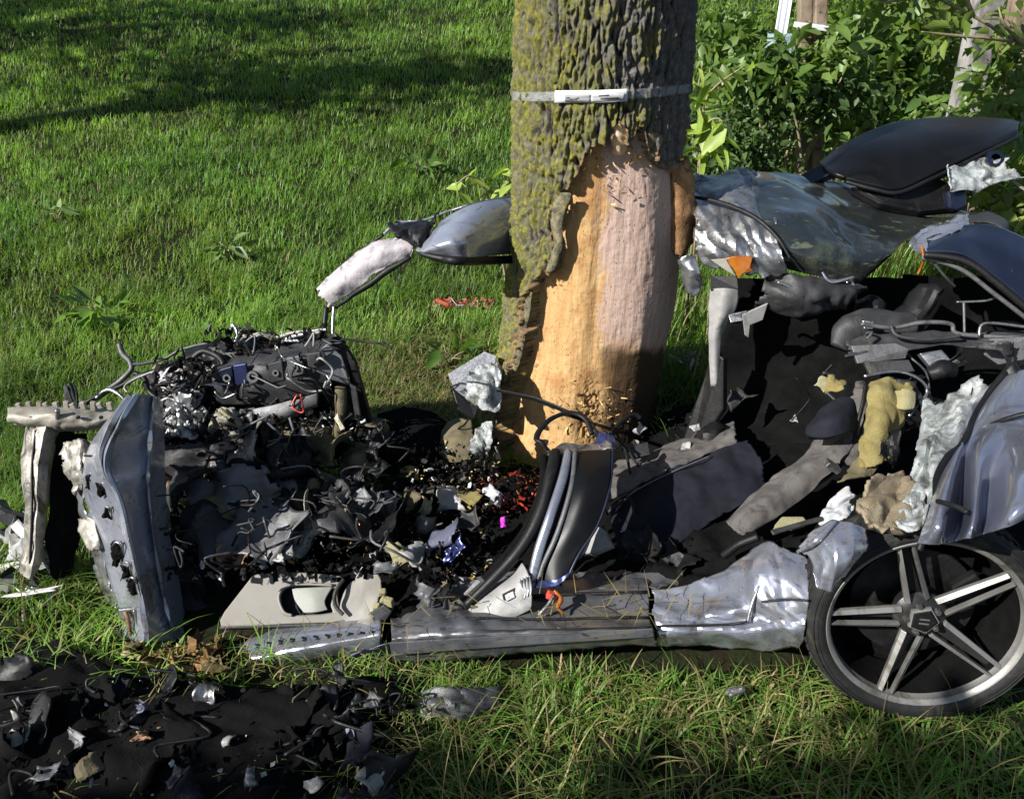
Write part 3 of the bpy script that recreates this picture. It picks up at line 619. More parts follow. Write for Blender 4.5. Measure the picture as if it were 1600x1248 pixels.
# ---------------------------------------------------------------- the wrecked car
M['sillgrey'] = worn('dusty_grey_paint', (.06, .062, .07), (.12, .122, .132), .4, .45, 9, (.13, .115, .09), .5, .2, 50, .12, streak=((2, 9, 9), 9, (.035, .033, .03)))
def bumpy(name, P, r, mat, parent, wob=.012, ws=9, seed=0, k=20, n=40, flat=1.0, up=None, label=None):
    return tube(name, P, r, mat, parent, k=k, n=n, flat=flat, up=up, wob=wob, ws=ws, seed=seed, label=label)
def crumple(name, c, s, mt, parent=None, seed=0, n=11, label=None):
    """one torn, crumpled scrap of sheet with its own ragged outline"""
    q = np.random.default_rng(seed); ex = q.normal(size=3); nz = np.array([q.normal(0, .5)-.25, -.55+q.normal(0, .35), .8]); nz /= np.linalg.norm(nz); ex -= nz*(ex@nz); ex /= np.linalg.norm(ex); ey = np.cross(nz, ex)
    el = q.uniform(.45, 1.0); bend = q.normal(0, .5, 3); u = np.linspace(-1, 1, 4); R = []
    for a in u:
        R.append([np.asarray(c)+ex*s*a*(1+q.normal(0, .18))+ey*s*el*b*(1+q.normal(0, .2))+nz*s*(bend[0]*a*a+bend[1]*b*b*.7+bend[2]*a*b*.8) for b in u])
    return patch(name, R, mt, parent, n, n, s*.04, 1.2/s, 0, 3, .003, .10, seed, 18, label, True, facet=s*.16, fn=(3, 3))
def build_car():
    car = thing('wrecked_car', 'crushed silver car torn open around the tree with one large alloy wheel', 'car', (.3, 1.9, 0))
    # ---- floor and cabin shell
    patch('floor_pan', [[(250, 690, 2.75), (420, 690, 2.72), (600, 700, 2.62), (760, 760, 2.30), (960, 700, 2.55), (1080, 640, 2.85), (1250, 560, 2.9), (1650, 520, 2.9)],
        [(255, 760, 2.40), (420, 760, 2.40), (600, 770, 2.32), (760, 800, 2.18), (960, 770, 2.25), (1100, 730, 2.35), (1300, 700, 2.3), (1650, 680, 2.2)],
        [(262, 840, 2.12), (420, 840, 2.08), (600, 840, 2.02), (760, 850, 1.98), (960, 840, 1.95), (1120, 820, 1.95), (1320, 800, 1.85), (1650, 800, 1.8)],
        [(270, 930, 1.86), (420, 925, 1.84), (600, 925, 1.78), (760, 925, 1.75), (960, 905, 1.74), (1120, 890, 1.73), (1320, 860, 1.68), (1650, 860, 1.66)],
        [(280, 990, 1.70), (420, 990, 1.67), (600, 975, 1.64), (760, 965, 1.64), (960, 940, 1.62), (1120, 925, 1.60), (1320, 930, 1.56), (1650, 930, 1.56)]],
        M['blackmatt'], car, 60, 110, .025, 10, .05, 4, .006, 0, 3, facet=.02, fn=(9, 16))
    patch('cabin_lining', [[(1140, 430, 2.75), (1300, 430, 2.72), (1450, 430, 2.68), (1660, 420, 2.6)], [(1125, 520, 2.62), (1300, 520, 2.62), (1450, 520, 2.6), (1660, 510, 2.5)],
        [(1075, 640, 2.62), (1250, 620, 2.5), (1450, 610, 2.45), (1660, 600, 2.4)], [(1060, 720, 2.4), (1250, 700, 2.30), (1450, 700, 2.2), (1660, 700, 2.15)]], M['blackmatt'], car, 30, 40, .02, 8, .03, 4, .006, .02, 5)
    # ---- sill
    S = car
    patch('sill', [[(605, 950, 1.75), (700, 915, 1.75), (850, 905, 1.72), (1016, 905, 1.72)], [(608, 965, 1.66), (710, 943, 1.65), (850, 930, 1.64), (1016, 925, 1.62)],
        [(610, 980, 1.58), (710, 966, 1.56), (850, 968, 1.54), (1018, 966, 1.52)], [(610, 992, 1.54), (710, 982, 1.51), (850, 984, 1.49), (1022, 980, 1.47)],
        [(610, 1004, 1.52), (710, 998, 1.49), (850, 992, 1.47), (1025, 988, 1.455)], [(612, 1036, 1.55), (710, 1031, 1.52), (850, 1019, 1.50), (1028, 1009, 1.485)]], M['sillgrey'], S, 44, 100, .003, 16, .006, 6, .003, .01, 11, 20, facet=.005, fn=(4, 14))
    plate('sill_strip', [(608, 1004, 1.508), (710, 998, 1.478), (850, 990, 1.458), (1020, 982, 1.445), (1022, 995, 1.442), (850, 1006, 1.455), (710, 1016, 1.475), (612, 1024, 1.50)], M['sillgrey'], S, thick=.004)
    patch('sill', [[(1018, 925, 1.62), (1070, 915, 1.62), (1130, 890, 1.63), (1195, 846, 1.66), (1225, 862, 1.6), (1266, 882, 1.55)],
        [(1020, 940, 1.58), (1080, 935, 1.57), (1140, 920, 1.56), (1190, 890, 1.55), (1225, 895, 1.52), (1266, 905, 1.48)],
        [(1020, 958, 1.53), (1080, 956, 1.52), (1140, 950, 1.50), (1190, 938, 1.48), (1225, 938, 1.46), (1265, 938, 1.43)],
        [(1022, 972, 1.505), (1080, 970, 1.495), (1140, 968, 1.48), (1190, 966, 1.455), (1225, 968, 1.435), (1262, 968, 1.415)],
        [(1025, 990, 1.475), (1080, 990, 1.465), (1140, 988, 1.455), (1190, 988, 1.43), (1225, 988, 1.415), (1258, 988, 1.40)],
        [(1025, 1010, 1.5), (1080, 1010, 1.5), (1140, 1012, 1.49), (1190, 1018, 1.46), (1225, 1016, 1.44), (1250, 1012, 1.43)]], M['paint'], S, 50, 70, .006, 12, .012, 7, .003, .008, 12, 14, label='bright silver rear end of the sill, buckled upwards', facet=.008, fn=(5, 7))
    tube('sill_seam', [(1022, 978, 1.485), (1080, 977, 1.475), (1140, 975, 1.462), (1168, 970, 1.45)], .0035, M['black'], S)
    tube('sill_seam', [(1190, 940, 1.466), (1228, 936, 1.446), (1264, 938, 1.418)], .003, M['black'], S)
    tube('sill_seam', [(1200, 852, 1.64), (1192, 900, 1.53), (1176, 940, 1.478), (1168, 972, 1.45)], .004, M['bare'], S)
    patch('carpet_edge', [[(700, 905, 1.78), (850, 892, 1.76), (1000, 893, 1.76), (1110, 905, 1.70)], [(720, 925, 1.72), (850, 912, 1.70), (1000, 912, 1.70), (1112, 920, 1.66)], [(740, 945, 1.66), (850, 930, 1.66), (1000, 926, 1.64), (1100, 932, 1.60)]], M['midgrey'], S, 18, 50, .012, 14, .01, 8, .006, .08, 9)
    for L, rd in (([(612, 962, 1.665), (720, 944, 1.642), (850, 930, 1.632), (1012, 926, 1.612)], .006), ([(615, 978, 1.578), (720, 966, 1.552), (850, 967, 1.532), (1014, 964, 1.512)], .004), ([(640, 990, 1.53), (760, 984, 1.495), (900, 983, 1.478), (1016, 980, 1.463)], .003)): tube('sill_seam', L, rd, M['black'], S, wob=.003, seed=4)
    rs = np.random.default_rng(88)
    for q in range(26):
        x = rs.uniform(640, 1010); y = rs.uniform(905, 962); crumple('sill_scrap', W(x, y, 1.725-(y-905)*.0026), rs.uniform(.012, .042), M[['black', 'darkgrey', 'black', 'midgrey', 'blackmatt', 'olive'][q % 6]], S, 2100+q, 9)
    # front half of the sill: tread strip, groove and bluish flank
    patch('sill', [[(275, 978, 1.72), (350, 985, 1.70), (450, 975, 1.69), (600, 960, 1.67)], [(285, 1000, 1.66), (350, 1002, 1.64), (450, 990, 1.63), (600, 972, 1.62)],
        [(300, 1012, 1.63), (350, 1010, 1.61), (450, 998, 1.61), (600, 978, 1.605)], [(300, 1022, 1.605), (360, 1020, 1.59), (455, 1006, 1.59), (600, 984, 1.59)],
        [(310, 1038, 1.575), (370, 1038, 1.56), (460, 1019, 1.555), (600, 994, 1.562)], [(325, 1052, 1.58), (390, 1060, 1.575), (470, 1052, 1.575), (600, 1034, 1.585)]], M['paint'], S, 50, 70, .004, 14, .008, 8, .003, .012, 13, 22, label='front end of the sill, silver with a row of clip slots')
    for k in range(15):
        t = k/14; p = W(330+t*255, 1023-t*34-6*math.sin(t*3.1), 1.578-.004*t)
        box('clip_slot', (p[0], p[1], p[2]+.004), (.016, .006, .005), M['black'], S, Matrix.Rotation(math.radians(12), 3, 'Y') @ Matrix.Rotation(.5, 3, 'X'), .001)
    patch('sill_flank', [[(385, 1058, 1.56), (480, 1042, 1.555), (600, 1004, 1.553), (640, 1000, 1.55)], [(420, 1075, 1.57), (500, 1065, 1.57), (605, 1035, 1.57), (660, 1035, 1.565)], [(400, 1085, 1.62), (500, 1082, 1.62), (605, 1050, 1.62), (650, 1045, 1.61)]], M['paint_navy'], S, 18, 34, .004, 12, .01, 6, .004, .03, 14)
    # ---- rear wheel
    wc = W(1446, 974, 1.375); ax = Vector((-.14, -.95, .20)).normalized()
    X = Vector((0, 0, 1)).cross(ax).normalized(); Yv = ax.cross(X); Mw = Matrix((X, Yv, ax)).transposed().to_4x4(); Mw.translation = Vector([float(a) for a in wc])
    wh = bpy.data.objects.new('rear_wheel', None); COL.objects.link(wh); wh.parent = car; wh.location = Vector([float(a) for a in wc])-wloc(car); wh.empty_display_size = .1
    Rr = .236
    lathe('tyre', [(Rr+.002, .010), (Rr+.010, .018), (Rr+.022, .020), (Rr+.036, .014), (Rr+.046, .000), (Rr+.051, -.02), (Rr+.052, -.05), (Rr+.052, -.10), (Rr+.046, -.125), (Rr+.03, -.135), (Rr+.01, -.13)], M['rubber'], wh, Mw, 96, 50)
    for rr_ in (.024, .034): lathe('sidewall_rib', [(Rr+rr_, .0175-.35*max(0, rr_-.026)), (Rr+rr_+.0012, .0212-.35*max(0, rr_-.026)), (Rr+rr_+.0026, .0205-.45*max(0, rr_-.026)), (Rr+rr_+.004, .014-.35*max(0, rr_-.026))], M['rubber'], wh, Mw, 96, 40)
    plate('brake_caliper', [Mw @ Vector((math.cos(a_)*q_, math.sin(a_)*q_, -.07)) for a_, q_ in ((.15, .10), (.15, .17), (.45, .175), (.75, .17), (.75, .10), (.45, .095))], M['black'], wh, thick=.03, bevel=.006, world=True)
    # tread grooves: dark ribs cut as raised blocks round the tread
    tb = bmesh.new()
    for k in range(72):
        a = k*2*math.pi/72
        for q in range(3):
            R3 = Matrix.Rotation(a, 3, 'Z') @ Matrix.Rotation(.5 if q != 1 else -.5, 3, 'X')
            c = Matrix.Rotation(a, 3, 'Z') @ Vector((Rr+.0525, 0, -.025-.034*q)); c = Mw @ c
            boxmesh(tb, c, (.005, .014, .026), Mw.to_3x3() @ R3)
    me = bpy.data.meshes.new('tread_block'); tb.to_mesh(me); tb.free(); o = link('tread_block', me, M['rubber'], wh); o['kind'] = 'stuff'
    lathe('rim_well', [(Rr-.014, -.14), (Rr-.028, -.12), (Rr-.024, -.06), (Rr-.0135, -.014)], M['blackmatt'], wh, Mw, 96, 30)
    lathe('rim', [(Rr-.013, -.016), (Rr-.009, -.006), (Rr-.009, .004), (Rr-.004, .011), (Rr+.002, .014), (Rr+.005, .010), (Rr+.004, -.01)], M['rim'], wh, Mw, 96, 30)
    lathe('rim_barrel', [(.02, -.145), (.09, -.14), (.15, -.15), (Rr-.02, -.16), (Rr-.016, -.13)], M['blackmatt'], wh, Mw, 64, 30)
    lathe('brake_disc', [(.045, -.10), (.155, -.10), (.157, -.112), (.045, -.112)], M['black'], wh, Mw, 64, 30)
    lathe('hub', [(.0, -.022), (.030, -.022), (.052, -.026), (.066, -.04), (.062, -.09), (.05, -.10)], M['rimdark'], wh, Mw, 40, 40)
    def rod(P0, P1, w0, w1, d, tilt, name, mt):   # one bar of a double spoke: sloping face, bevelled
        bm = bmesh.new(); V = []
        for P, w in ((P0, w0), (P1, w1)):
            dirv = (Vector(P1)-Vector(P0)).normalized(); sd = Vector((0, 0, 1)).cross(dirv).normalized()
            for s, zz in ((-1, -d), (-1, -.006+tilt*.004), (1, -.006-tilt*.004), (1, -d)): V.append(bm.verts.new(Mw @ (Vector(P)+sd*(w/2*s)+Vector((0, 0, zz+.006)))))
        for i in range(4): bm.faces.new((V[i], V[(i+1) % 4], V[4+(i+1) % 4], V[4+i]))
        bm.faces.new(V[:4][::-1]); bm.faces.new(V[4:]); bmesh.ops.recalc_face_normals(bm, faces=bm.faces)
        me = bpy.data.meshes.new(name); bm.to_mesh(me); bm.free(); o = link(name, me, mt, wh); b = o.modifiers.new('bevel', 'BEVEL'); b.width = .002; b.segments = 2
        return o
    ang0 = math.radians(112)
    for k in range(5):
        a = ang0+k*2*math.pi/5
        for s in (-1, 1):
            p0 = (math.cos(a+s*.44)*.056, math.sin(a+s*.44)*.056, -.022); p1 = (math.cos(a+s*.075)*(Rr-.010), math.sin(a+s*.075)*(Rr-.010), .0)
            rod(p0, p1, .0125, .0095, .022, s, 'spoke', M['rim'])
        p0 = (math.cos(a)*.05, math.sin(a)*.05, -.048); p1 = (math.cos(a)*(Rr-.016), math.sin(a)*(Rr-.016), -.030)
        rod(p0, p1, .036, .016, .012, 0, 'spoke_web', M['rimdark'])
        b2 = a+math.pi/5; c = Mw @ Vector((math.cos(a)*.040, math.sin(a)*.040, -.018))
        lathe('wheel_bolt', [(0, .008), (.006, .008), (.008, .003), (.0095, -.004)], M['steel'], wh, Matrix.Translation(c) @ Mw.to_3x3().to_4x4(), 6, 20)
    lathe('hub_cap', [(0, -.008), (.030, -.009), (.034, -.013), (.036, -.024)], M['black'], wh, Mw, 5, 20)
    lathe('hub_cap_ring', [(.0345, -.010), (.038, -.011), (.040, -.016), (.039, -.024)], M['rim'], wh, Mw, 5, 20)
    for dy in (.006, -.006): box('hub_emblem', Mw @ Vector((0, dy, -.0075)), (.024, .004, .002), M['midgrey'], wh, Mw.to_3x3(), .0005)
    patch('wheel_arch_liner', [[(1262, 880, 1.62), (1300, 830, 1.72), (1400, 800, 1.78), (1520, 800, 1.76), (1620, 860, 1.7), (1680, 960, 1.6)], [(1262, 960, 1.72), (1320, 900, 1.86), (1420, 880, 1.92), (1520, 880, 1.9), (1600, 930, 1.85), (1670, 1010, 1.75)], [(1270, 1020, 1.80), (1320, 1000, 1.95), (1420, 1000, 2.0), (1520, 1000, 2.0), (1600, 1000, 1.95), (1660, 1040, 1.85)]], M['blackmatt'], car, 20, 36, .006, 10, .01, 5, .005, 0, 15)
    # ---- silver flap in front of the wheel
    patch('arch_flap', [[(1245, 856, 1.410), (1266, 836, 1.420), (1300, 812, 1.440), (1328, 817, 1.403), (1354, 828, 1.398)], [(1262, 872, 1.375), (1284, 858, 1.360), (1306, 846, 1.351), (1332, 848, 1.341), (1354, 850, 1.358)],
        [(1272, 895, 1.350), (1286, 890, 1.320), (1306, 884, 1.306), (1326, 880, 1.309), (1341, 870, 1.335)], [(1276, 916, 1.330), (1284, 921, 1.300), (1296, 927, 1.295), (1306, 914, 1.306), (1322, 900, 1.327)]], M['paint'], car, 34, 34, .003, 12, .006, 9, .0035, .02, 16, 22, lin=True, facet=.004, fn=(3, 4))
    tube('arch_flap_crease', [(1246, 862, 1.395), (1276, 844, 1.370), (1306, 814, 1.410)], [.004, .008, .004], M['paint'], car)
    # ---- rear wing
    patch('rear_wing', [[(1540, 604, 1.950), (1552, 596, 1.930), (1570, 586, 1.900), (1588, 581, 1.870), (1604, 578, 1.850), (1640, 576, 1.830), (1690, 575, 1.800)],
        [(1504, 660, 1.815), (1520, 655, 1.771), (1542, 650, 1.737), (1562, 647, 1.711), (1582, 645, 1.694), (1630, 642, 1.667), (1690, 640, 1.640)],
        [(1478, 712, 1.649), (1496, 706, 1.597), (1512, 702, 1.632), (1532, 698, 1.557), (1566, 694, 1.552), (1610, 690, 1.497), (1690, 688, 1.459)],
        [(1462, 765, 1.492), (1480, 764, 1.428), (1502, 760, 1.528), (1526, 756, 1.398), (1546, 752, 1.459), (1590, 738, 1.356), (1670, 725, 1.333)],
        [(1448, 815, 1.374), (1470, 818, 1.310), (1498, 818, 1.420), (1520, 812, 1.283), (1540, 806, 1.345), (1584, 790, 1.246), (1650, 770, 1.256)],
        [(1434, 850, 1.340), (1462, 850, 1.310), (1490, 846, 1.340), (1512, 842, 1.260), (1534, 836, 1.295), (1570, 826, 1.225), (1620, 800, 1.238)]], M['paint_wing'], car, 80, 100, .0005, 12, .002, 5, .0035, .008, 17, 24, facet=.0025, fn=(3, 4))
    patch('wing_inner_lining', [[(1440, 640, 2.000), (1480, 605, 2.050), (1540, 590, 2.000), (1560, 600, 1.960)], [(1432, 690, 1.817), (1465, 660, 1.875), (1510, 645, 1.874), (1535, 640, 1.860)],
        [(1424, 745, 1.647), (1450, 725, 1.693), (1480, 715, 1.685), (1500, 700, 1.704)], [(1400, 795, 1.524), (1430, 785, 1.537), (1456, 775, 1.529), (1470, 765, 1.542)], [(1385, 815, 1.479), (1420, 815, 1.469), (1440, 830, 1.420), (1452, 835, 1.400)]], M['lining'], car, 60, 50, .006, 14, .02, 8, .004, .10, 20, 14, label='torn pale lining hanging out of the rear wing', facet=.030, fn=(8, 5))
    tube('door_seal', [(1600, 566, 1.930), (1565, 590, 1.880), (1530, 640, 1.800), (1508, 690, 1.657), (1482, 715, 1.585), (1466, 740, 1.534), (1462, 790, 1.431), (1448, 825, 1.366), (1436, 860, 1.340)], .0085, M['black'], car, wob=.004, seed=3)
    tube('door_seal', [(1500, 690, 1.74), (1570, 655, 1.66), (1640, 640, 1.62)], .006, M['black'], car)
    tube('tail_bracket', [(1465, 783, 1.379), (1492, 790, 1.331), (1512, 800, 1.298)], .006, M['black'], car)
    bumpy('lamp_socket', [(1588, 560, 1.92), (1580, 590, 1.90), (1585, 612, 1.88)], [.012, .03, .02], M['black'], car, .012, 24, 4)
    patch('torn_trim', [[(1340, 800, 1.458), (1345, 765, 1.542), (1400, 738, 1.676)], [(1355, 825, 1.396), (1385, 795, 1.464), (1430, 760, 1.608)], [(1372, 838, 1.380), (1420, 825, 1.386), (1445, 790, 1.511)]], M['carpet'], car, 44, 44, .004, 14, .012, 8, .008, .14, 21, 16, label='torn beige carpet behind the wheel arch', facet=.020, fn=(5, 4))
    patch('torn_sheet', [[(1275, 815, 1.68), (1295, 780, 1.72), (1330, 752, 1.76)], [(1285, 825, 1.65), (1305, 800, 1.68), (1340, 775, 1.73)], [(1300, 828, 1.62), (1325, 812, 1.64), (1340, 795, 1.70)]], M['white'], car, 36, 36, .003, 14, .01, 8, .003, .14, 22, 14, label='torn white sheet sticking up beside the seat', facet=.014, fn=(4, 4))
    patch('torn_sheet', [[(1395, 800, 1.478), (1425, 770, 1.516), (1450, 760, 1.528)], [(1400, 822, 1.410), (1430, 805, 1.432), (1448, 795, 1.454)], [(1420, 832, 1.380), (1436, 830, 1.370), (1446, 818, 1.395)]], M['lining'], car, 32, 32, .003, 16, .01, 8, .003, .14, 23, 14, facet=.014, fn=(4, 4))
    # ---- crushed roof
    patch('roof', [[(1150, 268, 3.00), (1240, 272, 3.03), (1340, 288, 3.05), (1450, 318, 2.98), (1530, 330, 2.9)], [(1160, 298, 2.80), (1250, 305, 2.80), (1340, 325, 2.80), (1420, 345, 2.78), (1465, 350, 2.77)],
        [(1180, 340, 2.60), (1255, 358, 2.55), (1330, 375, 2.56), (1395, 380, 2.58), (1420, 374, 2.62)], [(1200, 382, 2.49), (1262, 395, 2.45), (1322, 406, 2.45), (1372, 405, 2.47), (1390, 398, 2.51)],
        [(1215, 412, 2.50), (1268, 428, 2.46), (1312, 440, 2.46), (1338, 442, 2.46), (1350, 436, 2.50)]], M['paint_dark'], car, 80, 90, .001, 10, .025, 4, .004, .008, 24, 14, facet=.008, fn=(3, 4))
    patch('roof_edge', [[(1076, 285, 2.96), (1120, 270, 2.98), (1175, 268, 2.98), (1200, 275, 2.95)], [(1080, 318, 2.76), (1130, 308, 2.74), (1180, 305, 2.74), (1210, 330, 2.66)], [(1084, 352, 2.62), (1130, 345, 2.58), (1175, 350, 2.54), (1215, 365, 2.50)],
        [(1085, 385, 2.56), (1130, 385, 2.50), (1180, 395, 2.45), (1225, 405, 2.42)], [(1100, 415, 2.58), (1140, 418, 2.50), (1190, 428, 2.46), (1240, 432, 2.44)]], M['bare'], car, 70, 64, .002, 12, .02, 4, .004, .05, 25, 13, label='crumpled bare silver edge of the roof against the trunk', facet=.022, fn=(6, 7))
    tube('roof_strip', [(1085, 308, 2.72), (1130, 318, 2.64), (1180, 340, 2.54), (1215, 372, 2.46), (1235, 405, 2.41)], [.006, .008, .008, .006, .004], M['black'], car)
    patch('torn_bracket', [[(1055, 410, 2.55), (1075, 400, 2.52), (1092, 405, 2.52)], [(1062, 435, 2.54), (1080, 430, 2.50), (1095, 425, 2.51)], [(1080, 462, 2.55), (1090, 452, 2.52), (1098, 440, 2.53)]], M['bare'], car, 18, 16, .02, 16, .0, 8, .003, .12, 26, facet=.012, fn=(4, 4))
    plate('lamp_fragment', [(1130, 405, 2.46), (1150, 400, 2.44), (1176, 402, 2.43), (1172, 418, 2.42), (1178, 424, 2.42), (1160, 428, 2.42), (1154, 436, 2.43), (1146, 420, 2.44)], M['orange'], car, thick=.012)
    plate('lamp_fragment', [(1110, 406, 2.46), (1134, 404, 2.45), (1150, 432, 2.43), (1136, 424, 2.44)], M['cream'], car, thick=.010)
    patch('roof_underside', [[(1190, 425, 2.47), (1260, 432, 2.44), (1340, 440, 2.46), (1352, 446, 2.5)], [(1180, 455, 2.44), (1250, 462, 2.40), (1300, 462, 2.42), (1330, 470, 2.46)], [(1175, 480, 2.48), (1240, 485, 2.44), (1290, 480, 2.46), (1310, 478, 2.5)]], M['darkgrey'], car, 24, 36, .02, 9, .02, 5, .005, .06, 27, facet=.014, fn=(4, 7))
    for k, (a, b, c) in enumerate((((1285, 425, 2.44), (1300, 440, 2.42), (1335, 432, 2.44)), ((1215, 440, 2.42), (1255, 452, 2.40), (1300, 448, 2.42)), ((1330, 436, 2.45), (1336, 452, 2.44), (1338, 475, 2.45)), ((1325, 440, 2.45), (1318, 460, 2.44), (1322, 486, 2.46)))):
        tube('torn_strip', [a, b, c], [.005, .008, .003], M['paint'] if k != 1 else M['bare'], car, flat=.4)
    # ---- boot lid standing on edge, with its hinge arm and rags
    patch('boot_lid', [[(1280, 258, 3.10), (1330, 222, 3.20), (1400, 194, 3.30), (1480, 186, 3.35), (1560, 187, 3.32), (1592, 193, 3.25)], [(1286, 262, 3.03), (1340, 240, 3.06), (1405, 222, 3.10), (1480, 212, 3.13), (1550, 204, 3.16), (1590, 199, 3.20)],
        [(1300, 272, 2.94), (1350, 270, 2.92), (1404, 262, 2.92), (1465, 248, 2.96), (1540, 224, 3.04), (1589, 206, 3.14)], [(1320, 280, 2.90), (1366, 292, 2.85), (1404, 297, 2.83), (1455, 275, 2.86), (1532, 238, 2.97), (1588, 212, 3.12)]], M['blackgloss'], car, 40, 60, 0, 9, .006, 3, .018, 0, 28, 30)
    tube('boot_lid_trim', [(1322, 284, 2.88), (1366, 296, 2.83), (1404, 301, 2.81), (1455, 280, 2.84), (1532, 243, 2.95), (1590, 214, 3.10)], .008, M['black'], car)
    tube('boot_lid_trim', [(1404, 303, 2.83), (1450, 285, 2.86), (1520, 252, 2.94)], .010, M['paint_navy'], car)
    plate('boot_hinge', [(1246, 276, 3.06), (1280, 258, 3.06), (1302, 270, 3.0), (1268, 286, 3.0)], M['paint_navy'], car, thick=.03)
    plate('boot_side', [(1330, 290, 2.90), (1404, 300, 2.84), (1470, 278, 2.88), (1505, 295, 2.88), (1508, 325, 2.84), (1440, 330, 2.78), (1380, 318, 2.80)], M['black'], car, thick=.05, bevel=.01)
    plate('boot_side', [(1480, 298, 2.82), (1510, 296, 2.82), (1512, 322, 2.80), (1496, 330, 2.79), (1484, 326, 2.79)], M['paint_navy'], car, thick=.04, bevel=.008)
    patch('torn_lamp', [[(1470, 268, 2.86), (1500, 258, 2.9), (1540, 246, 2.95), (1560, 256, 2.95)], [(1474, 288, 2.82), (1505, 280, 2.84), (1540, 275, 2.88), (1570, 275, 2.9)], [(1484, 294, 2.82), (1520, 296, 2.82), (1555, 292, 2.85), (1595, 292, 2.88)]], M['lining'], car, 22, 34, .03, 10, .02, 6, .004, .08, 29, facet=.014, fn=(5, 6))
    tube('torn_lamp_arm', [(1550, 258, 2.92), (1570, 275, 2.9), (1610, 302, 2.86)], .010, M['cream'], car, flat=.5)
    lathe('lamp_bulb_ring', [(.018, 0), (.030, 0), (.032, -.03), (.02, -.05), (.0, -.05)], M['paint_navy'], car, Matrix.Translation(Vector([float(a) for a in W(1556, 248, 2.92)])) @ Matrix.Rotation(1.1, 4, 'X'), 24)
    # ---- rear window frame
    patch('window_frame', [[(1448, 376, 2.42), (1500, 354, 2.45), (1560, 356, 2.42), (1640, 395, 2.35)], [(1450, 386, 2.34), (1506, 374, 2.35), (1568, 395, 2.30), (1640, 445, 2.22)], [(1446, 394, 2.30), (1508, 400, 2.26), (1565, 440, 2.20), (1640, 505, 2.12)]], M['paint_navy'], car, 26, 44, 0, 9, .008, 4, .012, 0, 30)
    tube('window_seal', [(1444, 398, 2.29), (1508, 408, 2.24), (1562, 446, 2.18), (1640, 512, 2.10)], .011, M['black'], car)
    tube('window_seal', [(1440, 402, 2.31), (1500, 420, 2.26), (1555, 460, 2.21), (1640, 525, 2.12)], .007, M['midgrey'], car)
    patch('window_frame_end', [[(1420, 388, 2.45), (1445, 360, 2.52), (1490, 338, 2.58), (1515, 332, 2.6)], [(1428, 396, 2.38), (1452, 372, 2.42), (1495, 350, 2.46), (1515, 345, 2.5)], [(1440, 398, 2.33), (1462, 384, 2.36), (1496, 366, 2.40), (1512, 358, 2.44)]], M['paint'], car, 20, 30, .008, 12, .012, 8, .004, .06, 31, facet=.010, fn=(4, 6))
    patch('rear_arch', [[(1500, 340, 2.75), (1540, 332, 2.78), (1570, 345, 2.75), (1572, 365, 2.68)], [(1500, 355, 2.62), (1535, 350, 2.62), (1560, 358, 2.6), (1566, 372, 2.58)]], M['darkgrey'], car, 16, 24, .006, 9, .01, 5, .006, 0, 32)
    tube('loose_wire', [(1440, 385, 2.35), (1443, 405, 2.32), (1438, 420, 2.33), (1434, 428, 2.33)], .004, M['orange'], car)
    tube('thin_bar', [(1452, 402, 2.3), (1475, 430, 2.3), (1492, 448, 2.32)], .004, M['midgrey'], car)
    # ---- inside of the cabin: shelf and back panel
    bumpy('rear_shelf', [(1310, 545, 2.30), (1325, 515, 2.34), (1365, 502, 2.36), (1430, 505, 2.34)], [.03, .05, .055, .04], M['darkgrey'], car, .012, 9, 5, flat=.6)
    patch('rear_shelf', [[(1315, 530, 2.26), (1400, 520, 2.28), (1500, 522, 2.26), (1610, 520, 2.2)], [(1315, 560, 2.2), (1400, 552, 2.2), (1500, 545, 2.2), (1610, 550, 2.12)]], M['darkgrey'], car, 18, 44, .012, 10, .012, 6, .008, .04, 34)
    tube('shelf_bar', [(1345, 506, 2.27), (1395, 512, 2.26), (1440, 504, 2.25), (1485, 506, 2.24), (1500, 522, 2.22), (1600, 528, 2.16)], .007, M['midgrey'], car)
    tube('shelf_bar', [(1392, 508, 2.25), (1402, 524, 2.22), (1440, 530, 2.2), (1480, 528, 2.2), (1500, 524, 2.2)], .006, M['darkgrey'], car)
    tube('shelf_bar', [(1530, 525, 2.18), (1540, 505, 2.2), (1610, 512, 2.16)], .005, M['steel'], car)
    tube('shelf_rail', [(1494, 472, 2.3), (1540, 470, 2.28), (1556, 464, 2.28)], .004, M['steel'], car)
    tube('shelf_rail', [(1506, 472, 2.28), (1507, 520, 2.22)], .004, M['midgrey'], car)
    plate('shelf_bracket', [(1348, 500, 2.28), (1366, 502, 2.27), (1364, 514, 2.26), (1350, 514, 2.26)], M['steel'], car, thick=.014)
    plate('speaker_grille', [(1330, 540, 2.22), (1400, 536, 2.2), (1420, 545, 2.18), (1415, 560, 2.17), (1340, 568, 2.18)], M['midgrey'], car, thick=.02)
    plate('side_panel', [(1350, 565, 2.14), (1420, 562, 2.12), (1430, 580, 2.1), (1360, 586, 2.11)], M['darkgrey'], car, thick=.02)
    plate('shelf_corner', [(1540, 530, 2.12), (1610, 526, 2.08), (1610, 560, 2.06), (1560, 570, 2.08), (1538, 555, 2.1)], M['midgrey'], car, thick=.02)
    plate('latch_unit', [(1436, 552, 2.15), (1472, 546, 2.15), (1486, 562, 2.12), (1456, 576, 2.12)], M['bare'], car, thick=.03, bevel=.004)
    bumpy('latch_motor', [(1452, 586, 2.1), (1470, 578, 2.1), (1490, 580, 2.1)], [.022, .032, .022], M['black'], car, .004, 20, 6)
    plate('belt_buckle', [(1138, 492, 2.44), (1168, 486, 2.42), (1170, 500, 2.42), (1142, 504, 2.42)], M['bare'], car, thick=.02)
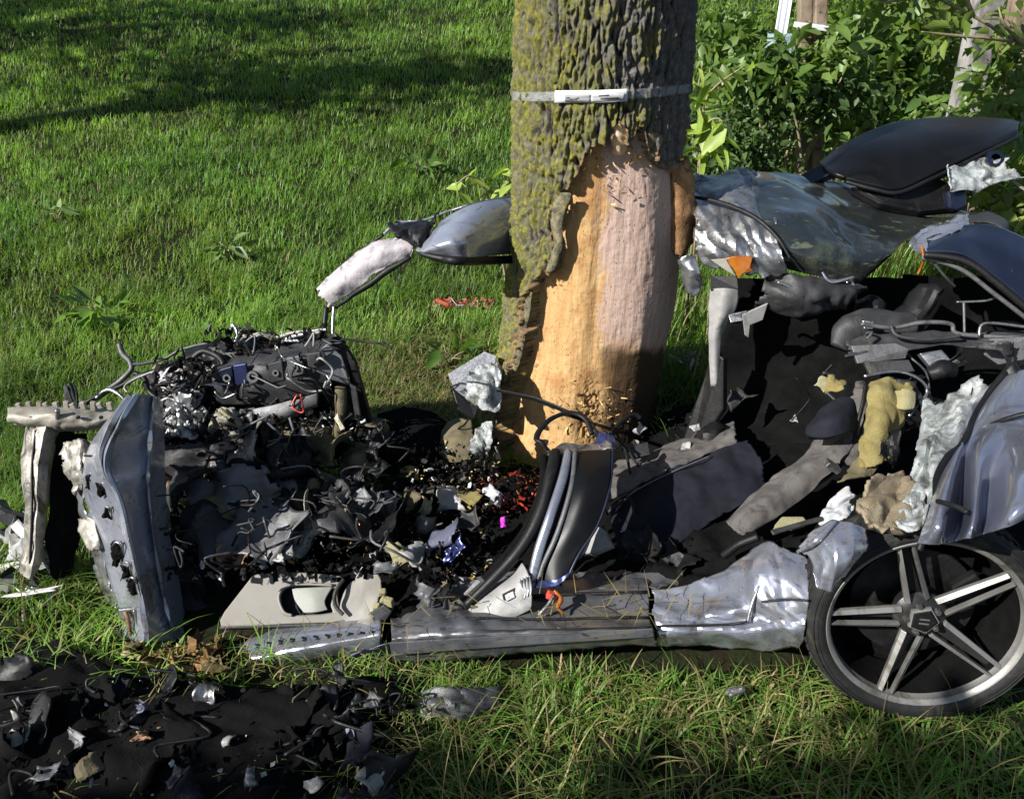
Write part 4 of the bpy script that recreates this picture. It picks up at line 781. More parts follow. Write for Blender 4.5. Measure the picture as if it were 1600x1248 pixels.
    plate('torn_strip', [(1160, 492, 2.42), (1200, 474, 2.42), (1192, 500, 2.42), (1172, 508, 2.42), (1170, 528, 2.42), (1164, 524, 2.42)], M['primer'], car, thick=.008)
    rr = np.random.default_rng(404)
    for q, (x, y, Yd, s, mt) in enumerate(((1420, 610, 2.06, .06, 'darkgrey'), (1460, 640, 2.02, .07, 'black'), (1410, 660, 1.96, .05, 'black'), (1390, 700, 1.86, .05, 'black'), (1500, 560, 2.12, .06, 'black'), (1560, 545, 2.06, .05, 'darkgrey'), (1430, 480, 2.44, .10, 'black'), (1360, 470, 2.5, .09, 'black'), (1150, 620, 2.36, .05, 'darkgrey'), (1100, 680, 2.28, .06, 'black'), (1010, 850, 1.82, .06, 'black'), (1060, 870, 1.78, .06, 'black'))):
        crumple('torn_trim_piece', W(x, y, Yd), s, M[mt], car, 900+q)
    for q in range(16):
        x, y = rr.uniform(1150, 1460), rr.uniform(500, 700); P = [(x, y, 2.42-.0022*(y-480))]
        for _ in range(4): P.append((P[-1][0]+rr.normal(6, 22), P[-1][1]+rr.normal(8, 14), P[-1][2]-.012+rr.normal(0, .02)))
        tube('loose_cable', P, rr.uniform(.002, .005), M[['black', 'darkgrey', 'midgrey', 'black'][q % 4]], car, k=6, n=20)
    # ---- middle pillar trim and headrest
    patch('pillar_trim', [[(1110, 452, 2.50), (1132, 450, 2.46), (1152, 452, 2.47)], [(1109, 490, 2.48), (1128, 488, 2.44), (1150, 478, 2.46)], [(1108, 530, 2.46), (1116, 530, 2.44), (1126, 525, 2.45)], [(1112, 602, 2.42), (1118, 602, 2.41), (1122, 600, 2.42)]], M['primer'], car, 26, 14, .004, 12, 0, 5, .008, 0, 35)
    plate('pillar_cover', [(1110, 430, 2.52), (1152, 432, 2.48), (1154, 452, 2.46), (1110, 454, 2.48)], M['black'], car, thick=.02)
    plate('belt_guide', [(1112, 545, 2.47), (1100, 590, 2.46), (1062, 700, 2.40), (1080, 720, 2.36), (1130, 640, 2.36), (1130, 560, 2.42)], M['black'], car, thick=.03, bevel=.006)
    # ---- seats
    seat = bpy.data.objects.new('rear_seat', None); COL.objects.link(seat); seat.parent = car; seat.location = Vector([float(a) for a in W(1240, 760, 1.85)])-wloc(car)
    patch('bolster', [[(1138, 822, 1.76), (1172, 792, 1.80), (1212, 756, 1.87), (1262, 716, 1.95), (1300, 672, 2.02), (1318, 630, 2.08), (1322, 604, 2.12)], [(1142, 826, 1.71), (1180, 800, 1.735), (1224, 766, 1.80), (1270, 728, 1.86), (1312, 684, 1.93), (1336, 640, 1.99), (1340, 606, 2.05)],
        [(1150, 832, 1.70), (1192, 814, 1.72), (1240, 784, 1.78), (1290, 744, 1.83), (1330, 700, 1.90), (1350, 650, 1.96), (1352, 612, 2.03)]], M['seat'], seat, 36, 80, .007, 14, .012, 8, .02, .025, 7, 40, fold=.014, fs=11)
    bumpy('cushion_piece', [(1206, 768, 1.86), (1228, 750, 1.87), (1244, 738, 1.89)], [.02, .03, .018], M['seat'], seat, .008, 12, 8)
    tube('piping', [(1146, 828, 1.70), (1210, 800, 1.75), (1280, 755, 1.82), (1322, 715, 1.88), (1345, 640, 1.96), (1352, 600, 2.02)], .005, M['black'], seat)
    bumpy('bolster', [(1345, 598, 2.06), (1350, 640, 2.0), (1338, 690, 1.93), (1322, 725, 1.87)], [.02, .03, .032, .02], M['seat'], seat, .01, 10, 9, 20, 40, .6)
    patch('headrest', [[(1285, 650, 1.98), (1305, 632, 2.0), (1325, 628, 2.0), (1332, 640, 2.0)], [(1266, 672, 1.92), (1296, 655, 1.90), (1320, 650, 1.92), (1332, 660, 1.96)], [(1262, 682, 1.90), (1292, 684, 1.86), (1318, 676, 1.88), (1328, 676, 1.93)]], M['navycloth'], seat, 22, 26, .006, 14, .008, 9, .03, 0, 36)
    patch('foam', [[(1356, 600, 2.06), (1380, 594, 2.06), (1420, 595, 2.06), (1428, 610, 2.05)], [(1356, 640, 1.98), (1378, 630, 1.96), (1400, 640, 1.98), (1412, 640, 2.0)], [(1350, 690, 1.90), (1368, 690, 1.88), (1385, 690, 1.9), (1394, 680, 1.93)], [(1345, 730, 1.84), (1360, 728, 1.83), (1374, 722, 1.84), (1384, 715, 1.87)]], M['foam'], seat, 50, 44, .016, 16, .02, 7, .014, .11, 37, 30, label='yellow seat foam bulging from the torn cover', facet=.012, fn=(6, 4))
    patch('foam', [[(1398, 610, 2.02), (1412, 608, 2.0), (1424, 616, 2.0)], [(1400, 640, 1.97), (1412, 642, 1.95), (1420, 640, 1.96)]], M['foampale'], seat, 16, 16, .012, 12, .01, 6, .02, .08, 38)
    tube('foam_strip', [(1360, 612, 2.02), (1366, 660, 1.95), (1358, 700, 1.88)], [.006, .010, .006], M['foampale'], seat)
    tube('seat_wire', [(1350, 588, 2.07), (1400, 580, 2.08), (1436, 592, 2.06), (1448, 615, 2.04), (1420, 650, 1.97)], .005, M['steel'], seat)
    patch('seat_shell', [[(1332, 715, 1.86), (1352, 712, 1.86), (1376, 708, 1.88)], [(1318, 745, 1.80), (1345, 736, 1.81), (1372, 726, 1.84)], [(1306, 756, 1.79), (1340, 746, 1.79), (1360, 748, 1.80)]], M['olive'], seat, 18, 24, .008, 12, .01, 6, .01, .08, 39)
    box('seat_buckle', W(1300, 728, 1.80), (.05, .03, .02), M['bare'], seat, Matrix.Rotation(.6, 3, 'Y'))
    fs = bpy.data.objects.new('front_seat', None); COL.objects.link(fs); fs.parent = car; fs.location = Vector([float(a) for a in W(1040, 780, 1.95)])-wloc(car)
    patch('seat_cover', [[(940, 742, 2.22), (990, 722, 2.26), (1050, 700, 2.32), (1110, 676, 2.38), (1150, 660, 2.42)], [(938, 762, 2.08), (992, 742, 2.11), (1050, 722, 2.16), (1105, 700, 2.22), (1150, 680, 2.26)], [(944, 792, 2.00), (990, 768, 2.03), (1044, 742, 2.09), (1100, 718, 2.15), (1150, 700, 2.20)]], M['seat'], fs, 34, 60, .008, 12, .012, 7, .012, .03, 10, 40, fold=.018, fs=10)
    patch('seat_base', [[(955, 796, 2.02), (1000, 768, 2.05), (1060, 738, 2.10), (1120, 712, 2.16), (1170, 690, 2.2)], [(962, 840, 1.90), (1005, 812, 1.92), (1065, 775, 1.98), (1130, 745, 2.05), (1185, 715, 2.12)], [(968, 900, 1.80), (1010, 880, 1.82), (1075, 840, 1.88), (1140, 800, 1.95), (1200, 760, 2.04)]], M['navycloth'], fs, 34, 60, .008, 10, .02, 6, .014, .03, 11, 40, fold=.02, fs=8)
    tube('piping', [(962, 800, 1.98), (985, 772, 1.99), (1040, 742, 2.05), (1110, 712, 2.12)], .003, M['midgrey'], fs)
    tube('strap', [(950, 800, 1.96), (985, 780, 1.97), (992, 840, 1.87), (975, 875, 1.82)], .006, M['black'], fs)
    # trim strip and yellow foam just above the sill
    tube('trim_strip', [(1206, 832, 1.64), (1240, 822, 1.66), (1290, 808, 1.68)], .008, M['darkgrey'], car, flat=.5)
    plate('foam_block', [(1210, 820, 1.70), (1222, 806, 1.72), (1256, 806, 1.72), (1262, 816, 1.70), (1240, 822, 1.69), (1212, 824, 1.69)], M['foampale'], car, thick=.03, bevel=.006)
    tube('seal_end', [(1130, 868, 1.70), (1155, 850, 1.69), (1185, 838, 1.68)], .012, M['black'], car)
    # ---- middle door pillar, window and base
    pil = bpy.data.objects.new('door_pillar', None); COL.objects.link(pil); pil.parent = car; pil.location = Vector([float(a) for a in W(780, 960, 1.58)])-wloc(car)
    patch('window_pane', [[(866, 712, 1.96), (905, 706, 1.96), (956, 704, 1.95)], [(880, 760, 1.82), (915, 755, 1.80), (951, 755, 1.81)], [(866, 820, 1.73), (900, 818, 1.71), (934, 815, 1.72)], [(842, 872, 1.67), (872, 875, 1.65), (902, 862, 1.66)], [(838, 912, 1.63), (866, 910, 1.61), (886, 898, 1.62)]], M['blackgloss'], pil, 40, 26, 0, 9, .004, 4, .01, 0, 40, label='black gloss pillar cover')
    tube('pillar_rail', [(888, 704, 1.95), (880, 745, 1.83), (862, 800, 1.735), (842, 860, 1.665), (832, 905, 1.62)], [.012, .014, .014, .015, .014], M['paint'], pil, flat=.6)
    tube('pillar_rail', [(899, 706, 1.94), (893, 760, 1.80), (872, 830, 1.70), (850, 880, 1.645), (842, 905, 1.62)], .008, M['midgrey'], pil)
    tube('pillar_seal', [(868, 706, 1.96), (862, 740, 1.86), (845, 800, 1.76), (815, 855, 1.69), (770, 905, 1.64), (728, 945, 1.61)], [.016, .02, .02, .018, .016, .012], M['black'], pil)
    tube('pillar_seal', [(850, 715, 1.98), (848, 760, 1.86), (826, 820, 1.77), (790, 870, 1.70), (758, 905, 1.67)], .014, M['blackmatt'], pil)
    patch('pillar_top', [[(850, 712, 1.99), (880, 698, 2.02), (920, 696, 2.03), (958, 690, 2.03)], [(852, 718, 1.96), (884, 712, 1.96), (922, 710, 1.95), (962, 706, 1.95)]], M['bare'], pil, 12, 34, .016, 14, .01, 8, .004, .05, 41)
    patch('pillar_top', [[(925, 690, 2.06), (940, 678, 2.08), (958, 688, 2.06)], [(930, 702, 2.0), (946, 696, 2.0), (964, 704, 2.0)]], M['paint_blue'], pil, 12, 16, .014, 16, .01, 8, .004, .05, 42)
    tube('pillar_edge', [(958, 700, 1.95), (953, 760, 1.80), (935, 818, 1.71), (905, 865, 1.65), (888, 900, 1.61)], .004, M['paint_navy'], pil)
    patch('pillar_foot', [[(722, 946, 1.64), (760, 920, 1.65), (800, 900, 1.66), (818, 880, 1.67)], [(724, 960, 1.60), (765, 938, 1.60), (805, 918, 1.60), (828, 900, 1.61)], [(732, 968, 1.57), (770, 962, 1.565), (806, 950, 1.565), (832, 935, 1.57)], [(755, 978, 1.565), (780, 974, 1.56), (806, 962, 1.56), (830, 950, 1.56)]], M['primer'], pil, 26, 34, .003, 14, .006, 8, .006, 0, 43, label='pale metal foot of the door pillar')
    plate('latch_plate', [(784, 928, 1.590), (804, 918, 1.590), (808, 934, 1.575), (788, 944, 1.575)], M['black'], pil, thick=.005)
    plate('latch_plate', [(788, 930, 1.583), (802, 923, 1.583), (805, 933, 1.572), (791, 940, 1.572)], M['bare'], pil, thick=.004)
    for k in range(4):
        tube('pillar_rib', [(812+k*5, 905-k*2, 1.60), (818+k*4, 922-k*2, 1.585), (814+k*5, 938-k*3, 1.57)], .003, M['bare'], pil)
    patch('pillar_skirt', [[(836, 906, 1.62), (870, 904, 1.61), (900, 890, 1.62)], [(830, 920, 1.595), (866, 918, 1.59), (890, 905, 1.60)]], M['paint_blue'], pil, 12, 20, .010, 14, .01, 8, .004, .08, 44)
    tube('door_check', [(842, 960, 1.54), (856, 945, 1.545), (866, 930, 1.55)], .006, M['bare'], pil)
    tube('loose_wire', [(866, 922, 1.57), (876, 935, 1.555), (872, 948, 1.545), (880, 958, 1.54)], [.004, .008, .006, .004], M['orange'], pil)
    box('door_hinge', W(862, 930, 1.56), (.03, .02, .02), M['red'], pil, Matrix.Rotation(.4, 3, 'Y'))
    plate('torn_strip', [(700, 952, 1.66), (745, 904, 1.68), (752, 908, 1.67), (712, 944, 1.65)], M['midgrey'], pil, thick=.006)
    plate('belt_reel', [(908, 866, 1.80), (930, 820, 1.84), (942, 826, 1.83), (956, 852, 1.78), (930, 862, 1.77)], M['primer'], car, thick=.03, bevel=.004, label='pale square belt reel housing behind the pillar')
    # ---- the far side: bent roof rail and windscreen pillar left of the trunk
    patch('roof_rail', [[(650, 392, 2.62), (664, 372, 2.66), (700, 340, 2.74), (750, 318, 2.80), (830, 306, 3.05)], [(655, 394, 2.58), (675, 378, 2.56), (710, 355, 2.60), (755, 338, 2.72), (830, 330, 2.98)],
        [(658, 395, 2.56), (690, 385, 2.51), (720, 375, 2.52), (765, 368, 2.66), (830, 360, 2.95)], [(662, 396, 2.57), (700, 402, 2.54), (730, 404, 2.53), (770, 398, 2.70), (830, 394, 2.97)]], M['paint_soft'], car, 40, 54, .002, 9, .006, 5, .006, 0, 45, 40)
    tube('roof_rail_trim', [(656, 396, 2.57), (690, 404, 2.53), (730, 408, 2.53), (830, 404, 2.95)], [.008, .014, .016, .016], M['black'], car)
    tube('roof_rail_lip', [(620, 346, 2.80), (660, 344, 2.80), (700, 330, 2.82), (750, 316, 2.85), (830, 302, 3.08)], .006, M['bare'], car, flat=.6)
    patch('torn_collar', [[(606, 356, 2.74), (630, 346, 2.78), (664, 344, 2.76), (690, 336, 2.76)], [(608, 362, 2.68), (636, 364, 2.66), (660, 366, 2.64), (672, 362, 2.66)], [(622, 372, 2.66), (640, 382, 2.62), (656, 388, 2.6), (664, 392, 2.59)]], M['black'], car, 24, 30, .016, 14, .01, 8, .005, .05, 46, facet=.012, fn=(4, 5))
    tube('torn_lip', [(600, 366, 2.70), (612, 356, 2.72), (624, 352, 2.74), (640, 348, 2.76)], [.006, .01, .008, .004], M['bare'], car)
    patch('windscreen_pillar', [[(490, 458, 2.72), (530, 420, 2.74), (575, 385, 2.76), (618, 370, 2.76), (648, 372, 2.74)], [(496, 468, 2.68), (536, 436, 2.66), (580, 402, 2.67), (622, 386, 2.68), (646, 388, 2.68)], [(512, 482, 2.69), (548, 458, 2.67), (592, 424, 2.67), (628, 404, 2.68), (644, 398, 2.69)]], M['pinkgrey'], car, 26, 54, .006, 12, .008, 7, .008, .06, 47, label='lilac grey windscreen pillar with its cover torn off', facet=.006, fn=(3, 7))
    tube('pillar_trim_strip', [(497, 450, 2.75), (540, 410, 2.77), (600, 366, 2.78)], .006, M['black'], car)
    tube('pillar_trim_strip', [(514, 486, 2.67), (550, 464, 2.65), (596, 430, 2.65), (640, 402, 2.66)], [.004, .009, .01, .006], M['black'], car, wob=.008, seed=4)
    tube('loose_wire', [(646, 390, 2.66), (636, 412, 2.66), (620, 430, 2.67), (616, 436, 2.67), (628, 438, 2.67)], .003, M['steel'], car)
    tube('loose_wire', [(596, 426, 2.66), (588, 436, 2.66), (590, 452, 2.66), (584, 470, 2.67)], .003, M['steel'], car)
    tube('pillar_stay', [(510, 480, 2.66), (507, 520, 2.60), (512, 560, 2.52)], .010, M['black'], car)
    tube('pillar_stay', [(522, 478, 2.66), (520, 520, 2.60), (526, 560, 2.52)], .007, M['steel'], car)
    # ---- front wing: silver-blue sheet with a sunlit outer flank, folded ridge and raised edge crease
    WX = [(614, 1.86, (188, 634), (198, 622), (204, 616), (210, 616), (216, 613), (220, 612), (238, 616), (241, 617), (245, 619), (252, 625), (250, 632), 1.0), (660, 1.80, (158, 672), (170, 662), (178, 656), (185, 658), (192, 652), (197, 654), (234, 656), (237, 656), (241, 658), (254, 662), (253, 668), 1.0),
        (700, 1.765, (138, 704), (152, 702), (158, 700), (165, 702), (171, 698), (176, 700), (231, 704), (234, 704), (238, 706), (255, 708), (254, 712), 1.0), (735, 1.74, (130, 738), (158, 736), (161, 735), (164, 735), (167, 735), (172, 738), (229, 738), (232, 738), (236, 740), (256, 742), (255, 746), 1.0),
        (780, 1.715, (134, 792), (182, 780), (184, 780), (186, 780), (188, 780), (190, 780), (230, 780), (233, 780), (237, 781), (259, 782), (258, 786), 1.0), (850, 1.67, (156, 862), (199, 851), (201, 850), (203, 850), (205, 850), (207, 850), (239, 850), (242, 850), (246, 851), (268, 852), (270, 856), .9),
        (915, 1.635, (173, 922), (213, 916), (215, 915), (217, 915), (219, 915), (221, 915), (250, 915), (253, 915), (257, 916), (280, 916), (287, 914), .8), (968, 1.60, (186, 970), (222, 970), (224, 969), (226, 969), (228, 969), (230, 969), (262, 969), (265, 968), (270, 968), (294, 965), (304, 960), .7), (1005, 1.58, (182, 990), (226, 1006), (228, 1006), (230, 1006), (232, 1006), (234, 1006), (280, 1004), (284, 1002), (290, 998), (312, 988), (322, 982), .6)]
    OFF = (.17, .03, .0, .018, -.004, .012, .085, .066, .105, .19, .32)
    patch('front_wing', [[(r_[2+q][0], r_[2+q][1], r_[1]+OFF[q]*r_[13]) for q in range(11)] for r_ in WX], M['paint_soft'], car, 80, 101, .0012, 10, .005, 5, .004, .004, 48, 16, label='silver blue front wing standing on end, pale on its left flank', facet=.005, fn=(7, 4), lin=True)
    patch('wing_flange', [[(134, 735, 1.90), (128, 742, 1.93), (124, 740, 1.97)], [(136, 792, 1.88), (128, 796, 1.90), (124, 792, 1.94)], [(158, 862, 1.815), (148, 866, 1.84), (142, 862, 1.88)], [(174, 922, 1.77), (166, 926, 1.79), (160, 920, 1.83)], [(187, 970, 1.71), (180, 974, 1.73), (174, 968, 1.77)]], M['bare'], car, 60, 14, .006, 16, .008, 9, .004, .10, 49, 20, facet=.008, fn=(10, 2), label='torn bare flange along the left edge of the front wing')
    tube('wing_lip', [(132, 712, 1.885), (150, 712, 1.815), (160, 710, 1.77)], .003, M['black'], car)
    for q, (x, y, Yd, s) in enumerate(((142, 752, 1.85, .020), (160, 766, 1.783, .020), (167, 800, 1.765, .014), (184, 866, 1.705, .030), (197, 892, 1.668, .024), (206, 914, 1.648, .020))):
        patch('tear_hole', [[(x+s*q1*330*(1+.4*math.sin(3.1*q+q2)), y+s*q2*560*(1+.3*math.cos(2.3*q+q1*2)), Yd+.018*abs(q1*q2)-.005) for q1 in (-1, -.4, .3, 1)] for q2 in (-1, -.3, .4, 1)], M['blackmatt'], car, 14, 14, .004, 40, 0, 5, .002, .10, 300+q, 16, facet=.006, fn=(3, 3))
        tube('torn_rim', [(x-s*300, y-s*420, Yd-.004), (x-s*60, y-s*640, Yd-.008), (x+s*260, y-s*430, Yd-.012), (x+s*340, y+s*60, Yd-.006)], [.001, .003, .004, .001], M['bare'], car, n=16, k=6, wob=.003, seed=q)
    plate('wing_bracket', [(184, 952, 1.67), (222, 948, 1.655), (220, 972, 1.645), (188, 976, 1.66)], M['bare'], car, thick=.012, bevel=.003)
    tube('wing_clip', [(196, 955, 1.655), (201, 970, 1.64), (204, 990, 1.63)], .006, M['rust'], car); tube('wing_clip', [(210, 952, 1.65), (216, 975, 1.635), (222, 996, 1.62)], .005, M['bare'], car)
    patch('wing_foot', [[(166, 965, 1.72), (190, 985, 1.67), (230, 1000, 1.62), (270, 1005, 1.60)], [(172, 1010, 1.70), (196, 1018, 1.64), (235, 1020, 1.60), (272, 1016, 1.59)]], M['paint_navy'], car, 14, 26, .006, 12, .01, 8, .006, .04, 50)
    patch('inner_arch', [[(262, 800, 2.0), (310, 815, 2.02), (355, 830, 2.0)], [(270, 880, 1.86), (320, 900, 1.86), (352, 900, 1.88)], [(290, 960, 1.74), (325, 965, 1.75), (350, 960, 1.78)]], M['black'], car, 24, 24, .008, 9, .02, 5, .006, .03, 51, facet=.012, fn=(5, 5))
    return car
M['paint_wing'] = worn('blue_silver_paint', (.20, .215, .285), (.26, .275, .34), .18, .72, 6, (.08, .08, .07), .10, .03, 40, .06, .5)
CAR = build_car()
# ---------------------------------------------------------------- torn-off front end and loose wreckage
M['strut'] = worn('grey_beige_metal', (.17, .16, .14), (.28, .26, .225), .5, .35, 14, (.035, .03, .022), .6, .4, 50, .15, streak=((8, 8, 1), 5, (.05, .045, .035)))
def build_engine():
    en = thing('engine_wreck', 'torn out engine with broken hoses and moulded cover lying left of the tree', 'engine', (-.95, 2.4, 0))
    patch('engine_block', [[(235, 600, 2.62), (300, 560, 2.62), (380, 535, 2.62), (470, 525, 2.60), (545, 540, 2.55)], [(240, 640, 2.46), (310, 600, 2.44), (390, 575, 2.43), (480, 570, 2.42), (555, 590, 2.44)], [(245, 690, 2.36), (320, 670, 2.36), (400, 650, 2.36), (490, 650, 2.36), (570, 670, 2.40)], [(255, 730, 2.32), (330, 720, 2.32), (410, 715, 2.32), (500, 710, 2.34), (580, 700, 2.38)]], M['black'], en, 60, 80, .03, 12, .04, 6, .006, .03, 61, 26, facet=.03, fn=(8, 10))
    patch('engine_cover', [[(325, 566, 2.50), (385, 552, 2.50), (450, 540, 2.48), (520, 530, 2.46)], [(330, 582, 2.37), (390, 572, 2.36), (455, 560, 2.35), (522, 552, 2.36)], [(334, 606, 2.335), (392, 602, 2.325), (458, 592, 2.32), (520, 585, 2.335)], [(338, 632, 2.34), (400, 634, 2.33), (470, 622, 2.32), (516, 612, 2.335)]], M['darkgrey'], en, 30, 44, .003, 12, .004, 6, .01, .02, 62, 24, facet=.006, fn=(3, 6))
    def yy(px, py): return 2.345-.0002*(px-330)-(py-580)*.0003
    def mould(L, mt, th=.014): plate('cover_moulding', [(x, y, yy(x, y)-.012) for x, y in L], mt, en, thick=th, bevel=.003)
    mould([(342, 578), (362, 572), (366, 606), (348, 612)], M['paint_navy']); mould([(364, 571), (384, 568), (388, 596), (368, 604)], M['paint_blue'])
    mould([(414, 570), (440, 563), (444, 594), (418, 600)], M['darkgrey']); mould([(447, 560), (470, 555), (476, 584), (452, 590)], M['midgrey']); mould([(478, 553), (500, 550), (504, 572), (482, 578)], M['darkgrey'])
    for x, y, r in ((396, 588, .020), (432, 582, .011), (462, 574, .012), (356, 590, .014)):
        lathe('cover_ring', [(r*.5, 0), (r*.55, .012), (r, .012), (r*1.05, 0)], M['midgrey'], en, Matrix.Translation(Vector([float(a) for a in W(x, y, yy(x, y)-.008)])) @ Matrix.Rotation(math.radians(70), 4, 'X'), 24)
    patch('sump', [[(392, 640, 2.31), (440, 628, 2.30), (500, 612, 2.31)], [(400, 655, 2.29), (445, 646, 2.275), (498, 628, 2.30)], [(415, 664, 2.30), (450, 655, 2.29), (486, 640, 2.31)]], M['midgrey'], en, 20, 26, .003, 12, .006, 6, .008, .02, 63)
    plate('bracket', [(486, 556, 2.33), (512, 536, 2.36), (534, 556, 2.34), (548, 602, 2.31), (520, 594, 2.30), (494, 580, 2.31)], M['midgrey'], en, thick=.02, bevel=.005)
    lathe('bracket_ring', [(.008, 0), (.010, .01), (.018, .01), (.019, 0)], M['black'], en, Matrix.Translation(Vector([float(a) for a in W(500, 556, 2.315)])) @ Matrix.Rotation(1.1, 4, 'X'), 20)
    plate('shroud', [(540, 545, 2.36), (554, 566, 2.34), (574, 640, 2.30), (580, 676, 2.30), (556, 664, 2.31), (548, 610, 2.33)], M['black'], en, thick=.02, bevel=.004)
    plate('shroud', [(546, 600, 2.30), (556, 606, 2.29), (566, 668, 2.28), (556, 660, 2.285)], M['darkgrey'], en, thick=.01)
    tube('support_rod', [(532, 604, 2.30), (531, 640, 2.28), (526, 690, 2.27)], [.020, .019, .015], M['olive'], en, flat=.6, wob=.006, seed=9)
    patch('alloy_lump', [[(250, 615, 2.40), (285, 598, 2.38), (318, 606, 2.38)], [(252, 650, 2.33), (288, 636, 2.28), (322, 640, 2.30)], [(254, 690, 2.30), (292, 684, 2.25), (312, 676, 2.28)]], M['bare'], en, 40, 40, .022, 18, .02, 9, .006, .10, 64, 24, facet=.02, fn=(7, 7), label='bright broken alloy casting')
    patch('alloy_lump', [[(318, 650, 2.33), (345, 640, 2.31), (372, 644, 2.31)], [(322, 672, 2.29), (350, 664, 2.26), (384, 664, 2.28)], [(336, 690, 2.28), (360, 690, 2.26), (380, 684, 2.27)]], M['cream'], en, 30, 30, .02, 18, .02, 9, .006, .12, 65, 24, facet=.016, fn=(6, 6))
    patch('alloy_lump', [[(240, 590, 2.45), (262, 575, 2.45), (285, 572, 2.46)], [(244, 612, 2.40), (266, 600, 2.38), (290, 600, 2.40)], [(256, 628, 2.38), (270, 620, 2.36), (284, 616, 2.38)]], M['pinkgrey'], en, 24, 24, .02, 18, .02, 9, .006, .12, 66, 24, facet=.016, fn=(5, 5))
    r = np.random.default_rng(15)
    hoses = [([(186, 536, 2.52), (190, 552, 2.50), (202, 566, 2.48), (200, 580, 2.46), (170, 606, 2.42), (110, 640, 2.36)], .010, 'midgrey'), ([(200, 572, 2.47), (250, 562, 2.5), (290, 545, 2.52), (330, 535, 2.54)], .006, 'midgrey'),
        ([(120, 640, 2.34), (170, 610, 2.38), (215, 590, 2.40), (245, 580, 2.42)], .008, 'black'), ([(150, 625, 2.3), (165, 612, 2.32), (185, 616, 2.3), (200, 632, 2.28), (190, 645, 2.26)], .007, 'steel'),
        ([(210, 580, 2.42), (228, 590, 2.40), (232, 610, 2.38), (248, 622, 2.36)], .010, 'black'), ([(356, 530, 2.52), (360, 512, 2.54), (364, 506, 2.54), (372, 520, 2.52), (368, 535, 2.5)], .008, 'steel'),
        ([(372, 530, 2.5), (400, 522, 2.5), (430, 528, 2.5), (460, 520, 2.5), (500, 518, 2.48)], .007, 'cream'), ([(440, 536, 2.48), (470, 524, 2.48), (498, 516, 2.48), (512, 514, 2.48)], .008, 'bare'),
        ([(300, 560, 2.45), (320, 548, 2.46), (345, 560, 2.42), (352, 580, 2.40)], .012, 'black'), ([(320, 700, 2.26), (300, 730, 2.22), (268, 760, 2.16)], .012, 'darkgrey'), ([(330, 690, 2.25), (345, 720, 2.2), (390, 722, 2.16)], .006, 'black'),
        ([(455, 650, 2.27), (462, 680, 2.24), (458, 710, 2.22), (470, 735, 2.18)], .005, 'midgrey'), ([(268, 700, 2.26), (262, 730, 2.20), (266, 770, 2.12)], .012, 'rust'), ([(345, 640, 2.28), (360, 655, 2.26), (378, 664, 2.25)], .008, 'foampale')]
    for P, rr, mt in hoses: tube('hose', P, rr, M[mt], en, wob=.006, seed=int(rr*1e4)+len(P))
    for q, (x, y, s) in enumerate(((300, 742, .15), (380, 700, .14), (460, 760, .16), (350, 800, .15), (440, 690, .12), (540, 780, .15), (300, 830, .14), (470, 815, .09), (590, 830, .12), (410, 830, .14), (520, 700, .10))):
        crumple('crushed_panel', W(x, y, 2.40-.0027*(y-640)), s, M[['darkgrey', 'strut', 'black', 'midgrey', 'olive', 'darkgrey'][q % 6]], en, 1450+q, 22)
    for q in range(54):                    # torn sheet and casting pieces of the engine bay
        x = r.uniform(245, 600); y = r.uniform(640, 800); c = W(x, y, 2.36-.0026*(y-640)+.04*r.random())
        crumple('torn_piece', c, r.uniform(.02, .075), M[['black', 'black', 'darkgrey', 'black', 'midgrey', 'olive', 'black', 'darkgrey', 'darkgrey', 'black'][q % 10]], en, 1500+q, 10)
    for k in range(40):
        x = r.uniform(260, 640); y = r.uniform(680, 880); P = [(x, y, 2.36-.0030*(y-640))]
        for q in range(4): P.append((P[-1][0]+r.normal(0, 20), P[-1][1]+r.normal(0, 14), P[-1][2]+r.normal(-.004, .02)))
        tube('wire', P, r.uniform(.002, .005), M[['black', 'black', 'darkgrey', 'midgrey', 'black', 'darkgrey'][k % 6]], en, k=5, n=18)
    for k in range(46):                    # broken wiring loom
        x = r.uniform(215, 545); y = r.uniform(520, 700); Y = 2.28+.0012*(560-min(y, 560))+.05*r.random(); P = [(x, y, Y)]
        for q in range(4): P.append((P[-1][0]+r.normal(0, 16), P[-1][1]+r.normal(2, 12), P[-1][2]+r.normal(-.004, .02)))
        tube('wire', P, r.uniform(.0018, .0045), M[['black', 'black', 'midgrey', 'steel', 'red' if k < 8 else 'black', 'black', 'primer'][k % 7]], en, k=5, n=18)
    return en
build_engine()
